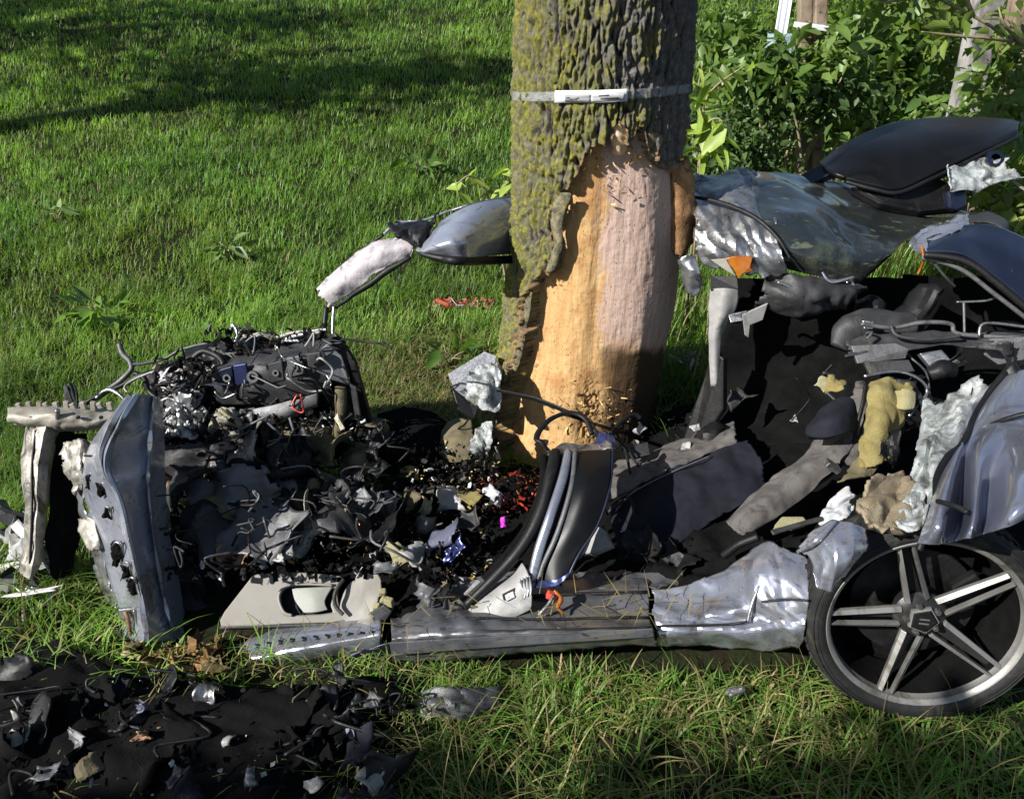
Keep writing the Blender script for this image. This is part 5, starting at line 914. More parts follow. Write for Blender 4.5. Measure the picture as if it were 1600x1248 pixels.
def build_bumper():
    b = thing('bumper_beam', 'cream crumpled bumper beam with toothed upper edge at far left', 'bumper', (-1.35, 2.1, 0))
    patch('beam', [[(10, 638, 2.10), (60, 636, 2.10), (120, 636, 2.12), (170, 640, 2.14), (215, 632, 2.16)], [(10, 648, 2.06), (60, 648, 2.05), (120, 650, 2.06), (170, 652, 2.08), (205, 640, 2.12)], [(12, 656, 2.06), (62, 660, 2.04), (100, 664, 2.04), (150, 662, 2.06), (190, 652, 2.09)], [(30, 664, 2.08), (64, 668, 2.06), (96, 672, 2.06), (146, 668, 2.08), (186, 658, 2.11)]], M['cream'], b, 26, 54, .004, 14, .006, 8, .005, .02, 71, 22, facet=.006, fn=(3, 9))
    for k in range(11):
        x = 30+k*14+(k % 3)*2; p = W(x, 634-(k % 2), 2.10+.0002*k)
        box('tooth', p, (.016, .012, .02+.006*(k % 3)), M['cream'], b, Matrix.Rotation(.2*(k % 3-1), 3, 'Y'), .002)
    for k in range(4): box('slot', W(50+k*36, 652, 2.045), (.01, .01, .008), M['black'], b, None, .001)
    patch('strut', [[(42, 664, 2.09), (46, 664, 2.05), (72, 663, 2.035), (90, 667, 2.06), (104, 672, 2.12)], [(37, 720, 2.03), (41, 720, 1.985), (60, 720, 1.965), (76, 716, 1.99), (90, 712, 2.06)], [(37, 800, 1.93), (41, 800, 1.885), (58, 800, 1.865), (68, 792, 1.895), (78, 784, 1.96)], [(36, 868, 1.85), (40, 872, 1.81), (53, 876, 1.79), (64, 866, 1.82), (72, 852, 1.88)], [(30, 892, 1.82), (34, 898, 1.79), (46, 904, 1.775), (58, 890, 1.80), (66, 880, 1.85)]], M['strut'], b, 60, 33, .003, 14, .006, 9, .004, .04, 72, 16, facet=.007, fn=(9, 2), lin=True)
    tube('strut_rib', [(56, 672, 2.035), (50, 730, 1.955), (50, 800, 1.86), (47, 880, 1.785)], .004, M['black'], b)
    patch('strut_web', [[(94, 672, 2.06), (115, 668, 2.09), (140, 666, 2.12)], [(80, 740, 1.98), (104, 740, 2.01), (136, 740, 2.03)], [(72, 830, 1.88), (100, 830, 1.90), (128, 830, 1.93)], [(78, 900, 1.80), (95, 915, 1.81), (112, 890, 1.85)]], M['blackmatt'], b, 30, 18, .01, 12, .01, 7, .006, .05, 73)
    patch('mount', [[(100, 690, 2.02), (125, 685, 2.0), (150, 690, 2.0)], [(104, 730, 1.97), (124, 728, 1.93), (138, 740, 1.93)], [(112, 770, 1.93), (124, 775, 1.90), (134, 780, 1.90)]], M['strut'], b, 26, 22, .010, 16, .01, 9, .005, .12, 74, 24, facet=.01, fn=(5, 4))
    patch('mount', [[(122, 812, 1.88), (136, 806, 1.86), (150, 812, 1.85)], [(126, 838, 1.84), (142, 836, 1.82), (160, 842, 1.81)], [(140, 858, 1.81), (150, 862, 1.79), (164, 870, 1.78)]], M['strut'], b, 20, 18, .008, 16, .01, 9, .005, .12, 75, 24)
    tube('bolt', [(90, 640, 2.04), (90, 652, 2.04), (92, 662, 2.05)], .007, M['steel'], b)
    for s in range(3): tube('loose_wire', [(104+s*6, 602, 2.3), (112+s*4, 625-s*5, 2.25), (120, 640, 2.2)], .004, M['black'], b)
    plate('clip', [(98, 604, 2.30), (108, 598, 2.3), (118, 622, 2.28), (112, 634, 2.27), (100, 622, 2.28)], M['black'], b, thick=.015)
build_bumper()
def build_doorcard():
    d = thing('door_panel', 'beige inner door panel with armrest pull lying on the sill', 'door panel', (-.45, 1.68, .1))
    def Y(y): return 1.665+(972-y)*.00155
    out = [(343, 968), (350, 955), (393, 900), (402, 896), (440, 893), (480, 894), (530, 899), (536, 902), (528, 916), (527, 930), (530, 948), (540, 962), (556, 970), (540, 973), (440, 976), (345, 979)]
    hole = [(437, 930), (441, 921), (450, 916), (480, 914), (515, 914), (524, 918), (520, 930), (516, 945), (520, 956), (500, 959), (452, 961), (444, 957), (438, 946)]
    plate('panel', [(x, y, Y(y)) for x, y in out], M['beige'], d, thick=.022, bevel=.005, holes=[[(x, y, Y(y)) for x, y in hole]])
    plate('recess', [(430, 908, Y(908)+.028), (530, 908, Y(908)+.028), (530, 966, Y(966)+.028), (430, 966, Y(966)+.028)], M['black'], d, thick=.006)
    patch('pull_handle', [[(457, 919, Y(919)+.006), (485, 918, Y(918)+.004), (520, 917, Y(917)+.008)], [(462, 938, Y(938)+.008), (490, 936, Y(936)+.004), (508, 938, Y(938)+.006)], [(476, 957, Y(957)+.01), (495, 956, Y(956)+.008), (512, 952, Y(952)+.01)]], M['greentrim'], d, 18, 18, 0, 9, .003, 6, .012, 0, 81)
    tube('recess_lip', [(x, y, Y(y)-.004) for x, y in ((520, 914), (480, 912), (450, 914), (438, 924), (436, 938), (444, 956), (456, 961))], .0045, M['beige'], d)
    patch('armrest_end', [[(548, 908, 1.752), (572, 896, 1.766), (592, 896, 1.764)], [(536, 930, 1.722), (565, 922, 1.728), (598, 918, 1.735)], [(530, 954, 1.686), (560, 952, 1.685), (590, 945, 1.69)], [(540, 972, 1.66), (562, 976, 1.652), (576, 968, 1.658)]], M['beige'], d, 28, 28, .002, 14, .006, 9, .012, .04, 82, 30)
    tube('recess_lip', [(537, 905, 1.74), (524, 925, 1.70), (524, 945, 1.68), (536, 960, 1.66)], .006, M['darkgrey'], d)
    tube('piping', [(344, 980, 1.66), (440, 977, 1.66), (545, 974, 1.655)], .006, M['darkgrey'], d)
    patch('torn_lower_edge', [[(555, 970, 1.65), (570, 960, 1.65), (586, 950, 1.66)], [(560, 985, 1.64), (572, 978, 1.63), (588, 968, 1.645)]], M['beige'], d, 10, 16, .008, 16, .01, 9, .005, .1, 83)
    for k, (x, y) in enumerate(((598, 925), (602, 938), (590, 948), (608, 940))):
        q = W(x, y, 1.69-.01*k); box('foam_chunk', q, (.022+.006*(k % 2), .018, .028), M['foampale'], d, Matrix.Rotation(.5*k, 3, 'Y') @ Matrix.Rotation(.4, 3, 'X'), .004)
    plate('side_plate', [(575, 960, 1.645), (600, 945, 1.65), (612, 955, 1.64), (596, 980, 1.63), (578, 974, 1.635)], M['darkgrey'], d, thick=.012)
build_doorcard()
def one(o, label, cat, group=None): return tag(o, label, cat, group)
one(plate('felt_board', [(700, 584, 2.60), (757, 549, 2.66), (776, 556, 2.64), (768, 592, 2.58), (736, 628, 2.52), (710, 608, 2.54)], M['felt'], thick=.02), 'light grey felt board leaning against the left foot of the trunk', 'board')
one(plate('black_case', [(703, 600, 2.555), (735, 630, 2.505), (760, 612, 2.53), (742, 655, 2.47), (715, 640, 2.48)], M['black'], thick=.04, bevel=.006), 'black broken case under the grey felt board', 'case')
one(patch('white_cloth', [[(738, 588, 2.55), (758, 570, 2.58), (786, 562, 2.58)], [(734, 612, 2.50), (758, 605, 2.47), (784, 604, 2.49)], [(748, 632, 2.47), (762, 640, 2.45), (780, 640, 2.46)]], M['lining'], None, 34, 34, .006, 14, .02, 8, .004, .12, 91, 14, facet=.024, fn=(5, 5)), 'crumpled white cloth hanging by the trunk below the felt board', 'cloth')
one(patch('white_cloth', [[(742, 672, 2.42), (756, 662, 2.43), (772, 658, 2.42)], [(736, 695, 2.37), (752, 690, 2.36), (766, 690, 2.37)], [(738, 712, 2.35), (750, 714, 2.34), (762, 712, 2.35)]], M['lining'], None, 24, 24, .006, 16, .02, 8, .004, .12, 92, 14, facet=.018, fn=(5, 4)), 'smaller white cloth scrap low at the foot of the trunk', 'cloth')
one(patch('bag', [[(680, 690, 2.50), (705, 662, 2.54), (740, 658, 2.50)], [(682, 708, 2.42), (710, 696, 2.39), (742, 694, 2.40)], [(690, 716, 2.40), (715, 720, 2.36), (738, 716, 2.36)]], M['olive'], None, 24, 26, .006, 12, .02, 7, .01, .04, 93, fold=.02, fs=9), 'dark olive bag slumped beside the foot of the trunk', 'bag')
one(patch('shadow_sheet', [[(588, 646, 2.52), (616, 640, 2.55), (650, 642, 2.56), (690, 656, 2.55), (735, 690, 2.48)], [(588, 690, 2.44), (620, 690, 2.42), (655, 690, 2.42), (690, 700, 2.42), (730, 720, 2.40)], [(592, 740, 2.32), (620, 745, 2.30), (660, 745, 2.30), (700, 745, 2.32), (720, 745, 2.34)]], M['blackmatt'], None, 30, 40, .006, 10, .03, 5, .01, .03, 94), 'matt black sheet standing for the shadow between engine and tree', 'sheet')  # black sheet put in for the engine's shadow on the grass
one(patch('brown_rag', [[(540, 700, 2.30), (562, 690, 2.33), (590, 690, 2.33)], [(540, 722, 2.25), (565, 715, 2.22), (590, 722, 2.25)], [(545, 740, 2.22), (565, 742, 2.20), (578, 735, 2.21)]], M['olive'], None, 24, 26, .010, 16, .02, 9, .006, .08, 95, fold=.03, fs=14), 'brown pleated rag in the wreckage between engine and tree', 'rag')
one(patch('brown_rag', [[(628, 735, 2.28), (640, 728, 2.28), (650, 735, 2.28)], [(630, 752, 2.22), (642, 750, 2.21), (652, 755, 2.21)]], M['foam'], None, 10, 12, .008, 16, .02, 9, .006, .08, 96), 'small yellow foam scrap left of the tree foot', 'scrap')
one(tube('black_strap', [(776, 610, 2.40), (810, 616, 2.34), (850, 628, 2.27), (890, 645, 2.22), (920, 660, 2.22), (948, 692, 2.12)], [.010, .013, .013, .012, .012, .010], M['black'], flat=.35, up=(0, 1, .3), wob=.003), 'black rubber strip bent across the foot of the trunk', 'strip')
one(tube('bent_bracket', [(868, 716, 2.02), (856, 708, 2.04), (846, 690, 2.06), (838, 684, 2.08), (846, 668, 2.12), (866, 652, 2.17), (892, 646, 2.20), (914, 654, 2.18), (926, 680, 2.12)], [.006, .009, .009, .010, .009, .009, .009, .010, .010], M['rust_dark'] if 'rust_dark' in M else M['black'], flat=.6, wob=.005, seed=3), 'bent black bracket hooked above the door pillar', 'bracket')
for q, (P, rr) in enumerate((([(950, 690, 2.2), (962, 668, 2.26), (985, 650, 2.32), (1000, 655, 2.32)], .008), ([(955, 660, 2.3), (975, 700, 2.2), (985, 740, 2.1)], .005), ([(930, 680, 2.2), (965, 690, 2.2), (1000, 730, 2.14)], .004))):
    one(tube('black_cable', P, rr, M['black'], wob=.006, seed=q), ('thick black hose looped at the right foot of the trunk', 'black cable hanging down behind the front seat cover', 'thin black cable running over the front seat cover')[q], 'cable', 'black cables at the right foot of the trunk')
one(plate('grey_box_lid', [(984, 698, 2.22), (1012, 690, 2.24), (1016, 710, 2.2), (990, 716, 2.19)], M['darkgrey'], thick=.02), 'dark grey box lid behind the front seat cover', 'lid')
one(crumple('magenta_scrap', W(786, 816, 1.89), .020, M['magenta'], None, 71, 12), 'bright magenta fabric scrap left of the black door pillar', 'scrap')
# red splinters at the foot of the tree, and red plastic on the grass behind
r = np.random.default_rng(77)
def scatter(name, label, cat, box_, n, zr, size, pal, seed, flat=.25, mat='bits', kind='stuff', Yr=None, parent=None, long=1.0):
    q = np.random.default_rng(seed); x = q.uniform(box_[0], box_[2], n); y = q.uniform(box_[1], box_[3], n)
    C = np.array([W(a, b, q.uniform(*Yr)) if Yr else G(a, b, q.uniform(*zr)) for a, b in zip(x, y)])
    w = np.array([p[0] for p in pal]); idx = q.choice(len(pal), n, p=w/w.sum()); cols = np.array([pal[i][1] for i in idx])*q.uniform(.6, 1.3, (n, 1))
    o = bits(name, C, size[0]+(size[1]-size[0])*q.random(n)**2.2, cols, M[mat], parent, flat, seed, long)
    return tag(o, label, cat, kind=kind)
DARK = [(.62, (.006, .006, .006)), (.18, (.025, .023, .020)), (.06, (.09, .09, .09)), (.06, (.42, .42, .42)), (.04, (.09, .055, .03)), (.025, (.40, .36, .26))]
scatter('engine_scraps', 'tangle of dark broken engine scraps with bright flakes', 'debris', (235, 645, 570, 730), 900, None, (.004, .026), DARK, 101, Yr=(2.24, 2.40), long=1.8)
scatter('engine_scraps', 'bright and dark scraps round the alloy casting of the engine', 'debris', (240, 560, 335, 690), 500, None, (.004, .026), DARK, 121, Yr=(2.28, 2.46), long=1.8)
scatter('engine_scraps', 'scraps and wire ends along the top of the engine wreck', 'debris', (320, 512, 530, 556), 260, None, (.004, .022), DARK, 122, Yr=(2.42, 2.54), long=2.2)
scatter('floor_scraps', 'litter of dark broken scraps over the torn front floor', 'debris', (255, 690, 780, 905), 2400, (.13, .20), (.003, .024), [(.80, (.005, .005, .005)), (.08, (.03, .028, .025)), (.04, (.07, .045, .025)), (.03, (.45, .45, .44)), (.03, (.16, .15, .13)), (.02, (.3, .2, .06))], 102)
scatter('floor_scraps', 'dark broken scraps spread behind the sill on the cabin floor', 'debris', (900, 640, 1340, 880), 700, (.14, .24), (.003, .020), [(.86, (.004, .004, .004)), (.08, (.03, .03, .03)), (.03, (.4, .4, .4)), (.02, (.4, .34, .1))], 103)
scatter('tree_foot_scraps', 'chips and dark scraps heaped at the foot of the tree', 'debris', (640, 690, 780, 770), 400, (.10, .22), (.004, .022), [(.6, (.010, .010, .010)), (.2, (.05, .045, .04)), (.08, (.5, .5, .5)), (.12, (.35, .25, .12))], 104)
scatter('red_splinters', 'red plastic splinters at the foot of the bare wood', 'debris', (745, 738, 850, 800), 150, (.12, .2), (.004, .016), [(.35, (.26, .03, .015)), (.15, (.34, .11, .04)), (.5, (.03, .01, .01))], 105, long=1.6)
scatter('red_plastic', 'broken red plastic lying on the lawn left of the tree', 'debris', (672, 468, 772, 480), 150, (.03, .07), (.006, .022), [(.6, (.33, .07, .045)), (.25, (.3, .2, .15)), (.15, (.5, .5, .5))], 106, long=2)
scatter('leaf_litter', 'dry brown leaves and straw at the foot of the blue wing', 'debris', (200, 1008, 345, 1045), 260, (.0, .05), (.008, .03), [(.4, (.22, .13, .05)), (.3, (.30, .23, .12)), (.3, (.08, .05, .02))], 107, .08, long=1.8)
scatter('metal_flakes', 'pale metal flakes on the grass at the left edge', 'debris', (0, 790, 90, 930), 60, (.0, .10), (.02, .075), [(.5, (.45, .44, .42)), (.3, (.05, .05, .05)), (.2, (.25, .24, .22))], 108, .12, long=1.6)
scatter('metal_flakes', 'pale broken flakes on the grass right of the tree', 'debris', (1045, 545, 1100, 570), 26, (.02, .08), (.02, .06), [(.7, (.55, .55, .56)), (.3, (.1, .1, .1))], 109, .15)
# individual larger scraps
def shard(px, py, z, s, mt, label, cat, seed, group=None, name='torn_scrap', Y=None, tilt=None):
    c = W(px, py, Y) if Y else G(px, py, z)
    return tag(crumple(name, c, s*1.05, M[mt], None, seed, 10), label, cat, group)
k = 500
BL = ['large white scrap below the engine bracket', 'yellow foam scrap touching the large white scrap', 'small white scrap right of the yellow foam scrap', 'silver scrap directly left of the brown pleated rag', 'silver scrap low in the middle of the dark wreckage',
    'silver scrap just under the moulded engine cover', 'silver scrap right of the blue wing, upper of two', 'cream scrap left of the upper silver scrap by the blue wing', 'silver scrap above the pale crumpled bracket', 'cream scrap hanging below the broken alloy casting']
for (px, py, z, s, mt) in ((466, 706, .26, .035, 'primer'), (482, 712, .25, .035, 'foam'), (500, 716, .24, .02, 'primer'), (516, 728, .22, .022, 'bare'), (428, 730, .22, .02, 'bare'), (444, 712, .22, .018, 'bare'), (378, 760, .2, .03, 'bare'), (352, 756, .2, .022, 'cream'), (385, 800, .2, .022, 'bare'), (325, 690, .25, .03, 'cream')):
    k += 1; shard(px, py, z, s, mt, BL[k-501], 'scrap', k, 'bright torn scraps left of the tree')
pb = thing('pale_bracket', 'pale crumpled metal bracket behind the beige door panel', 'bracket', tuple(G(440, 855, .15)))
for (px, py, s) in ((382, 810, .05), (400, 806, .03), (430, 850, .04), (445, 862, .05), (455, 835, .03), (430, 832, .03), (462, 846, .025), (440, 872, .04)):
    k += 1; o = shard(px, py, .19, s*.6, 'primer', None, None, k, name='fragment'); o.parent = pb; o.location = o.location-pb.location
shard(372, 862, .16, .06, 'rust', 'rusty brown plate left of the beige door panel', 'scrap', 601)
shard(545, 818, .2, .035, 'orange', 'orange plastic scrap in the middle of the dark floor', 'scrap', 602)
for q, (px, py, s, mt, lb) in enumerate(((610, 790, .05, 'midgrey', 'grey plastic scrap left of the pale cabin pieces'), (640, 775, .045, 'olive', 'olive fabric scrap at the top of the cabin heap'), (665, 790, .06, 'foampale', 'pale yellow foam slab on the cabin heap'), (700, 780, .06, 'primer', 'white plastic slab on the cabin heap below the tree'), (735, 775, .05, 'foam', 'yellow foam slab at the foot of the scar'), (770, 772, .05, 'white', 'small white panel at the foot of the scar'), (690, 835, .085, 'navy_plate', 'blue grey plastic panel in the middle of the cabin heap'), (715, 860, .05, 'paint_blue', 'small blue painted scrap under the blue grey panel'), (620, 870, .06, 'foampale', 'cream foam strip above the door panel'), (650, 868, .06, 'primer', 'white foam strip above the door panel'), (603, 890, .045, 'midgrey', 'grey clip at the end of the door panel'), (740, 820, .06, 'darkgrey', 'dark grey plastic panel left of the magenta scrap'), (660, 820, .05, 'midgrey', 'mid grey plastic scrap beside the blue grey panel'))):
    M.setdefault('navy_plate', worn('blue_grey_plastic', (.055, .06, .09), (.075, .08, .115), .5, 0, 10, (.03, .03, .03), .2))
    shard(px, py, .2, s*.75, mt, lb, 'scrap', 620+q)
for q, (px, py, Y, s, mt) in enumerate(((1305, 600, 2.02, .03, 'foam'), (1286, 600, 2.04, .022, 'foampale'))): shard(px, py, 0, s, mt, ('bright yellow foam scrap left of the torn seat back', 'pale foam scrap beside the yellow one')[q], 'scrap', 650+q, Y=Y)
for q, (px, py, s) in enumerate(((1072, 700, .022), (1088, 668, .016), (1240, 655, .02), (1258, 632, .018), (1000, 672, .02), (992, 690, .016))): shard(px, py, .3, s, 'primer', ('white chip at the upper edge of the front seat cover', 'white chip left of the dark cabin lining fold', 'white chip just left of the headrest', 'white chip above the headrest', 'white chip right of the trunk foot, upper of two', 'white chip right of the trunk foot, lower of two')[q], 'chip', 660+q, 'small white chips in the dark cabin')
# foreground, lower left: dark torn underbody sheets with mixed broken pieces
def gp(L, z): return [[G(x, y, zz) for x, y, zz in row] for row in L]
one(patch('undertray', gp([[(-60, 985, .05), (80, 1000, .06), (220, 1045, .10), (420, 1075, .10), (640, 1050, .06)], [(-60, 1080, .10), (90, 1090, .12), (240, 1110, .10), (430, 1120, .12), (650, 1100, .05)], [(-60, 1180, .08), (100, 1185, .10), (250, 1190, .12), (440, 1190, .09), (640, 1180, .03)], [(-60, 1330, .04), (100, 1330, .06), (260, 1330, .06), (450, 1330, .04), (620, 1330, .02)]], 0), M['blackmatt'], None, 50, 60, .012, 8, .03, 5, .006, .03, 111, 30, world=True, facet=.02, fn=(7, 9)), 'black torn undertray sheet spread on the ground at lower left', 'undertray')
scatter('underbody_scraps', 'mixed dark broken scraps scattered over the black undertray', 'debris', (-20, 1050, 660, 1260), 420, (.08, .15), (.003, .022), [(.78, (.005, .005, .006)), (.08, (.04, .042, .045)), (.05, (.12, .12, .115)), (.03, (.45, .47, .46)), (.03, (.18, .13, .07)), (.03, (.03, .035, .07))], 112)
ut = thing('undertray_heap', 'heap of crumpled black plastic and cables lying on the undertray at lower left', 'heap', tuple(G(300, 1150, .1)))
for q in range(30):
    x = r.uniform(-20, 640); y = r.uniform(1050, 1260); crumple('crumpled_piece', G(x, y, .11+.03*r.random()), r.uniform(.025, .075), M[['blackmatt', 'black', 'blackmatt', 'black', 'blackmatt', 'black', 'navycloth'][q % 7]], ut, 1700+q, 11)
for q in range(14):
    x, y = r.uniform(0, 620), r.uniform(1060, 1240); P = [tuple(G(x, y, .13))]
    for _ in range(4): P.append((P[-1][0]+r.normal(0, .05), P[-1][1]+r.normal(0, .03), .13+.03*r.random()))
    tube('cable', P, r.uniform(.002, .005), M['black'], ut, world=True, k=6, n=20)
PAL = [('midgrey', 'grey'), ('darkgrey', 'dark grey'), ('bare', 'silver'), ('olive', 'brown'), ('navy_plate', 'blue grey'), ('primer', 'white'), ('rust', 'rusty'), ('greentrim', 'grey green')]
ORD = ['leftmost', 'second from the left', 'third from the left', 'fourth from the left', 'fifth from the left', 'sixth from the left']
for row, (py0, wn_) in enumerate(((1095, 'far'), (1150, 'middle'), (1215, 'near'))):
    for q in range(6):
        px = 40+q*105+r.uniform(-34, 34); py = py0+r.uniform(-14, 14); mt, cn = PAL[[0, 1, 4, 2, 3, 1, 7, 0, 6, 5, 1, 4, 0, 3, 1, 2, 5, 7][row*6+q]]
        shard(px, py, .14, r.uniform(.016, .036), mt, cn+' broken piece on the black undertray, '+ORD[q]+' in the '+wn_+' row', 'scrap', 700+row*6+q, 'broken pieces on the undertray')
one(patch('foil_sheet', gp([[(650, 1085, .05), (690, 1075, .08), (740, 1078, .08), (790, 1072, .05)], [(652, 1105, .06), (695, 1100, .09), (745, 1098, .08), (780, 1090, .06)], [(660, 1118, .03), (700, 1115, .05), (740, 1112, .05), (775, 1104, .04)]], 0), M['midgrey'], None, 22, 34, .01, 14, .01, 8, .004, .08, 113, 24, world=True, facet=.012, fn=(4, 7)), 'crumpled silver grey plastic sheet half hidden in the verge grass', 'sheet')
shard(1150, 1080, .05, .028, 'midgrey', 'pale grey fabric scrap in the grass under the sill', 'scrap', 690)
shard(1206, 1072, .04, .010, 'foam', 'small yellow scrap in the grass left of the wheel', 'scrap', 691)
# straw lying on the sill
S_ = []
q = np.random.default_rng(21)
for i in range(70):
    t = q.random(); x = 330+t*900; y = 1020-32*min(1, t*4)+q.uniform(-30, 12) if t < .3 else q.uniform(925, 985); S_.append((x, y))
P = np.array([W(x, y, (1.575 if x < 600 else 1.50)-.012+(985-y)*.0010) for x, y in S_]); n = len(P)
tag(blades('straw', P, np.full(n, .004), q.uniform(.002, .004, n), q.uniform(.03, .13, n), q.uniform(0, 6.3, n), np.array([.32, .26, .11])*q.uniform(.5, 1.2, (n, 1)), 4, 1.0), 'dry grass straws strewn along the sill', 'straw', kind='stuff')

tallgrass('torn_grass', 'torn up grass and straw strewn over the black undertray', 700, (-1.1, -.15, .85, 1.5), (.01, .04), 131, .5, (.002, .005), (1.0, 4.0), 4).location.z += .115
# ---------------------------------------------------------------- shrubs, shoots, fence posts, weeds
BR = ((.20, .30, .05), (.36, .44, .11))
def leaves_at(name, L, size, parent, seed, pal=BR, droop=.35):
    return leafcloud(name, np.array(L), size, parent, seed, pal, droop, var=.2)
def shoot(label, base, stems, seed, size=.085):
    t = thing('leafy_shoot', label, 'plant', tuple(base)); r = np.random.default_rng(seed)
    for s in stems:
        P = [np.asarray(base)+r.normal(0, .02, 3)]+[W(*p) for p in s]; tube('stem', P, [.006]+[.0045]*(len(P)-2)+[.002], M['twig'], t, world=True, n=24)
        Q = catmull(np.array(P), 40)[14:]
        leaves_at('leaves', Q[::3]+r.normal(0, .025, (len(Q[::3]), 3)), size, t, seed+len(s))
    return t
shoot('pale green leafy shoot sprouting behind the trunk on its left', (.05, 3.15, .02), [[(775, 330, 3.12), (760, 300, 3.08), (735, 275, 3.05), (712, 290, 3.02)], [(790, 320, 3.15), (795, 285, 3.1), (792, 250, 3.08)], [(770, 330, 3.1), (745, 320, 3.05), (722, 325, 3.0)]], 31, .075)
shoot('pale green leafy shoot rising beside the right edge of the trunk', tuple(W(1092, 330, 3.75)[:2])+(.05,), [[(1092, 300, 3.75), (1094, 220, 3.75), (1102, 160, 3.74), (1122, 132, 3.72), (1162, 104, 3.7)], [(1094, 290, 3.75), (1100, 205, 3.74), (1120, 185, 3.72), (1136, 200, 3.7)], [(1092, 250, 3.76), (1090, 150, 3.76), (1098, 100, 3.75)], [(1094, 260, 3.75), (1104, 225, 3.72), (1118, 215, 3.7)]], 32, .125)
def shrub(label, px, py, Y, rad, n, seed, pal, size=.07):
    c = W(px, py, Y); gz = float(ground_h(c[0], Y)); t = thing('shrub', label, 'shrub', (float(c[0]), Y, gz), 'shrubs along the fence'); r = np.random.default_rng(seed)
    K = c+r.normal(size=(9, 3))*np.array(rad)*.55; C = np.concatenate([r.normal(k, np.array(rad)*.34, (n//9, 3)) for k in K]); C = C[C[:, 2] > gz+.02]
    leafcloud('foliage', C, size, t, seed, pal, .35, var=.6)
    for k in range(7):
        q = K[k]; b = np.array([c[0]+r.normal(0, .08), Y+r.normal(0, .08), gz-.05]); tube('stem', [b, (b+q)/2+r.normal(0, .05, 3), q], [.012, .009, .004], M['twig'], t, world=True, n=14, k=6)
    return t
D1 = ((.022, .05, .012), (.06, .105, .026)); D2 = ((.04, .09, .02), (.19, .27, .065)); D3 = ((.03, .07, .022), (.11, .165, .055))
shrub('dark leafy shrub nearest the trunk, left of the white board', 1150, 110, 6.4, (.28, .4, .45), 1700, 41, D2)
shrub('bright green dense shrub right of the brown posts', 1350, 120, 6.1, (.40, .45, .5), 2000, 42, D2, .085)
shrub('thin leafy shrub growing up in front of the brown posts', 1240, 115, 5.15, (.28, .15, .16), 520, 49, D2, .075)
shrub('loose shrub in front of the leaning grey post', 1530, 190, 4.9, (.34, .2, .2), 420, 50, D2, .065)
shrub('yellowish green shrub between brown posts and leaning grey post', 1430, 90, 6.5, (.45, .4, .5), 2000, 43, ((.06, .11, .02), (.20, .25, .06)))
shrub('low greyish shrub below the white board', 1250, 170, 5.25, (.42, .22, .24), 2000, 44, D3, .05)
shrub('small shrub left of the boot lid in tall grass', 1140, 220, 5.0, (.30, .3, .20), 1800, 45, D3, .045)
shrub('shaded shrub behind the leaning grey post', 1545, 110, 7.2, (.5, .4, .55), 2200, 46, D1)
shrub('loose leafy shrub at the right edge above the boot lid', 1570, 190, 4.4, (.22, .3, .30), 900, 47, D2, .06)
shrub('low leafy growth right of the boot lid', 1600, 330, 3.9, (.25, .25, .22), 900, 48, ((.08, .13, .02), (.24, .28, .07)), .06)
def branch():
    t = thing('overhanging_branch', 'thin leafy branch hanging into the top right corner', 'branch', tuple(W(1680, 90, 3.4))); r = np.random.default_rng(51)
    for s in ([(1680, 100, 3.4), (1590, 65, 3.4), (1520, 25, 3.4), (1450, -10, 3.4), (1380, -40, 3.4)], [(1590, 65, 3.4), (1540, 60, 3.3), (1480, 55, 3.25), (1440, 50, 3.2)], [(1520, 25, 3.4), (1500, -20, 3.4), (1470, -50, 3.4)], [(1600, 70, 3.4), (1570, 40, 3.3), (1560, 10, 3.3)], [(1450, -10, 3.4), (1410, 0, 3.3), (1370, 5, 3.3)]):
        P = np.array([W(*p) for p in s]); tube('twig', P, [.010]+[.006]*(len(P)-2)+[.002], M['twig'], t, world=True, n=24)
        Q = catmull(P, 40)[5::2]; leaves_at('leaves', Q+r.normal(0, .035, Q.shape), .06, t, 60+len(s), ((.09, .15, .03), (.20, .26, .06)), .4)
branch()
def post(name, label, p0, p1, Y, w, mt, group='posts of the fence'):
    a = W(*p0, Y); b = W(*p1, Y); bz = float(ground_h(a[0], Y))-.05; d = (b-a)/(b[2]-a[2]); a = a+d*(bz-a[2]); b = b+d*.5
    bm = bmesh.new(); V = []
    for p, s in ((a, 1.0), (b, .96)):
        for x, y in ((-1, -1), (1, -1), (1, 1), (-1, 1)): V.append(bm.verts.new((p[0]+x*w/2*s, p[1]+y*w*.45*s, p[2])))
    for i in range(4): bm.faces.new((V[i], V[(i+1) % 4], V[4+(i+1) % 4], V[4+i]))
    bm.faces.new(V[4:]); bm.faces.new(V[:4][::-1]); bmesh.ops.recalc_face_normals(bm, faces=bm.faces); me = bpy.data.meshes.new(name); bm.to_mesh(me); bm.free()
    o = link(name, me, M[mt]); v = o.modifiers.new('bevel', 'BEVEL'); v.width = .008; v.segments = 2
    return tag(o, label, 'post')
post('fence_post', 'brown timber post directly right of the white board', (1256, 130), (1258, -20), 5.5, .085, 'timber')
post('fence_post', 'second brown timber post with a white clamp ring', (1279, 130), (1282, -20), 5.45, .08, 'timber')
post('fence_post', 'grey weathered post leaning to the right among the shrubs', (1508, 160), (1550, -30), 5.2, .15, 'weathered')
post('fence_post', 'grey brown post cut by the right edge', (1578, 110), (1604, -20), 5.0, .13, 'timber')
tag(box('clamp', W(1268, 42, 5.38), (.20, .10, .03), M['whitepaint'], None, Matrix.Rotation(.1, 3, 'Y')), 'white clamp ring round the two brown posts', 'clamp')
bd = thing('white_board', 'white corrugated board standing left of the brown posts', 'board', tuple(W(1226, 130, 5.7)))
a = W(1205, 85, 5.7); b = W(1248, -60, 5.7); xs = np.linspace(a[0], b[0], 37)
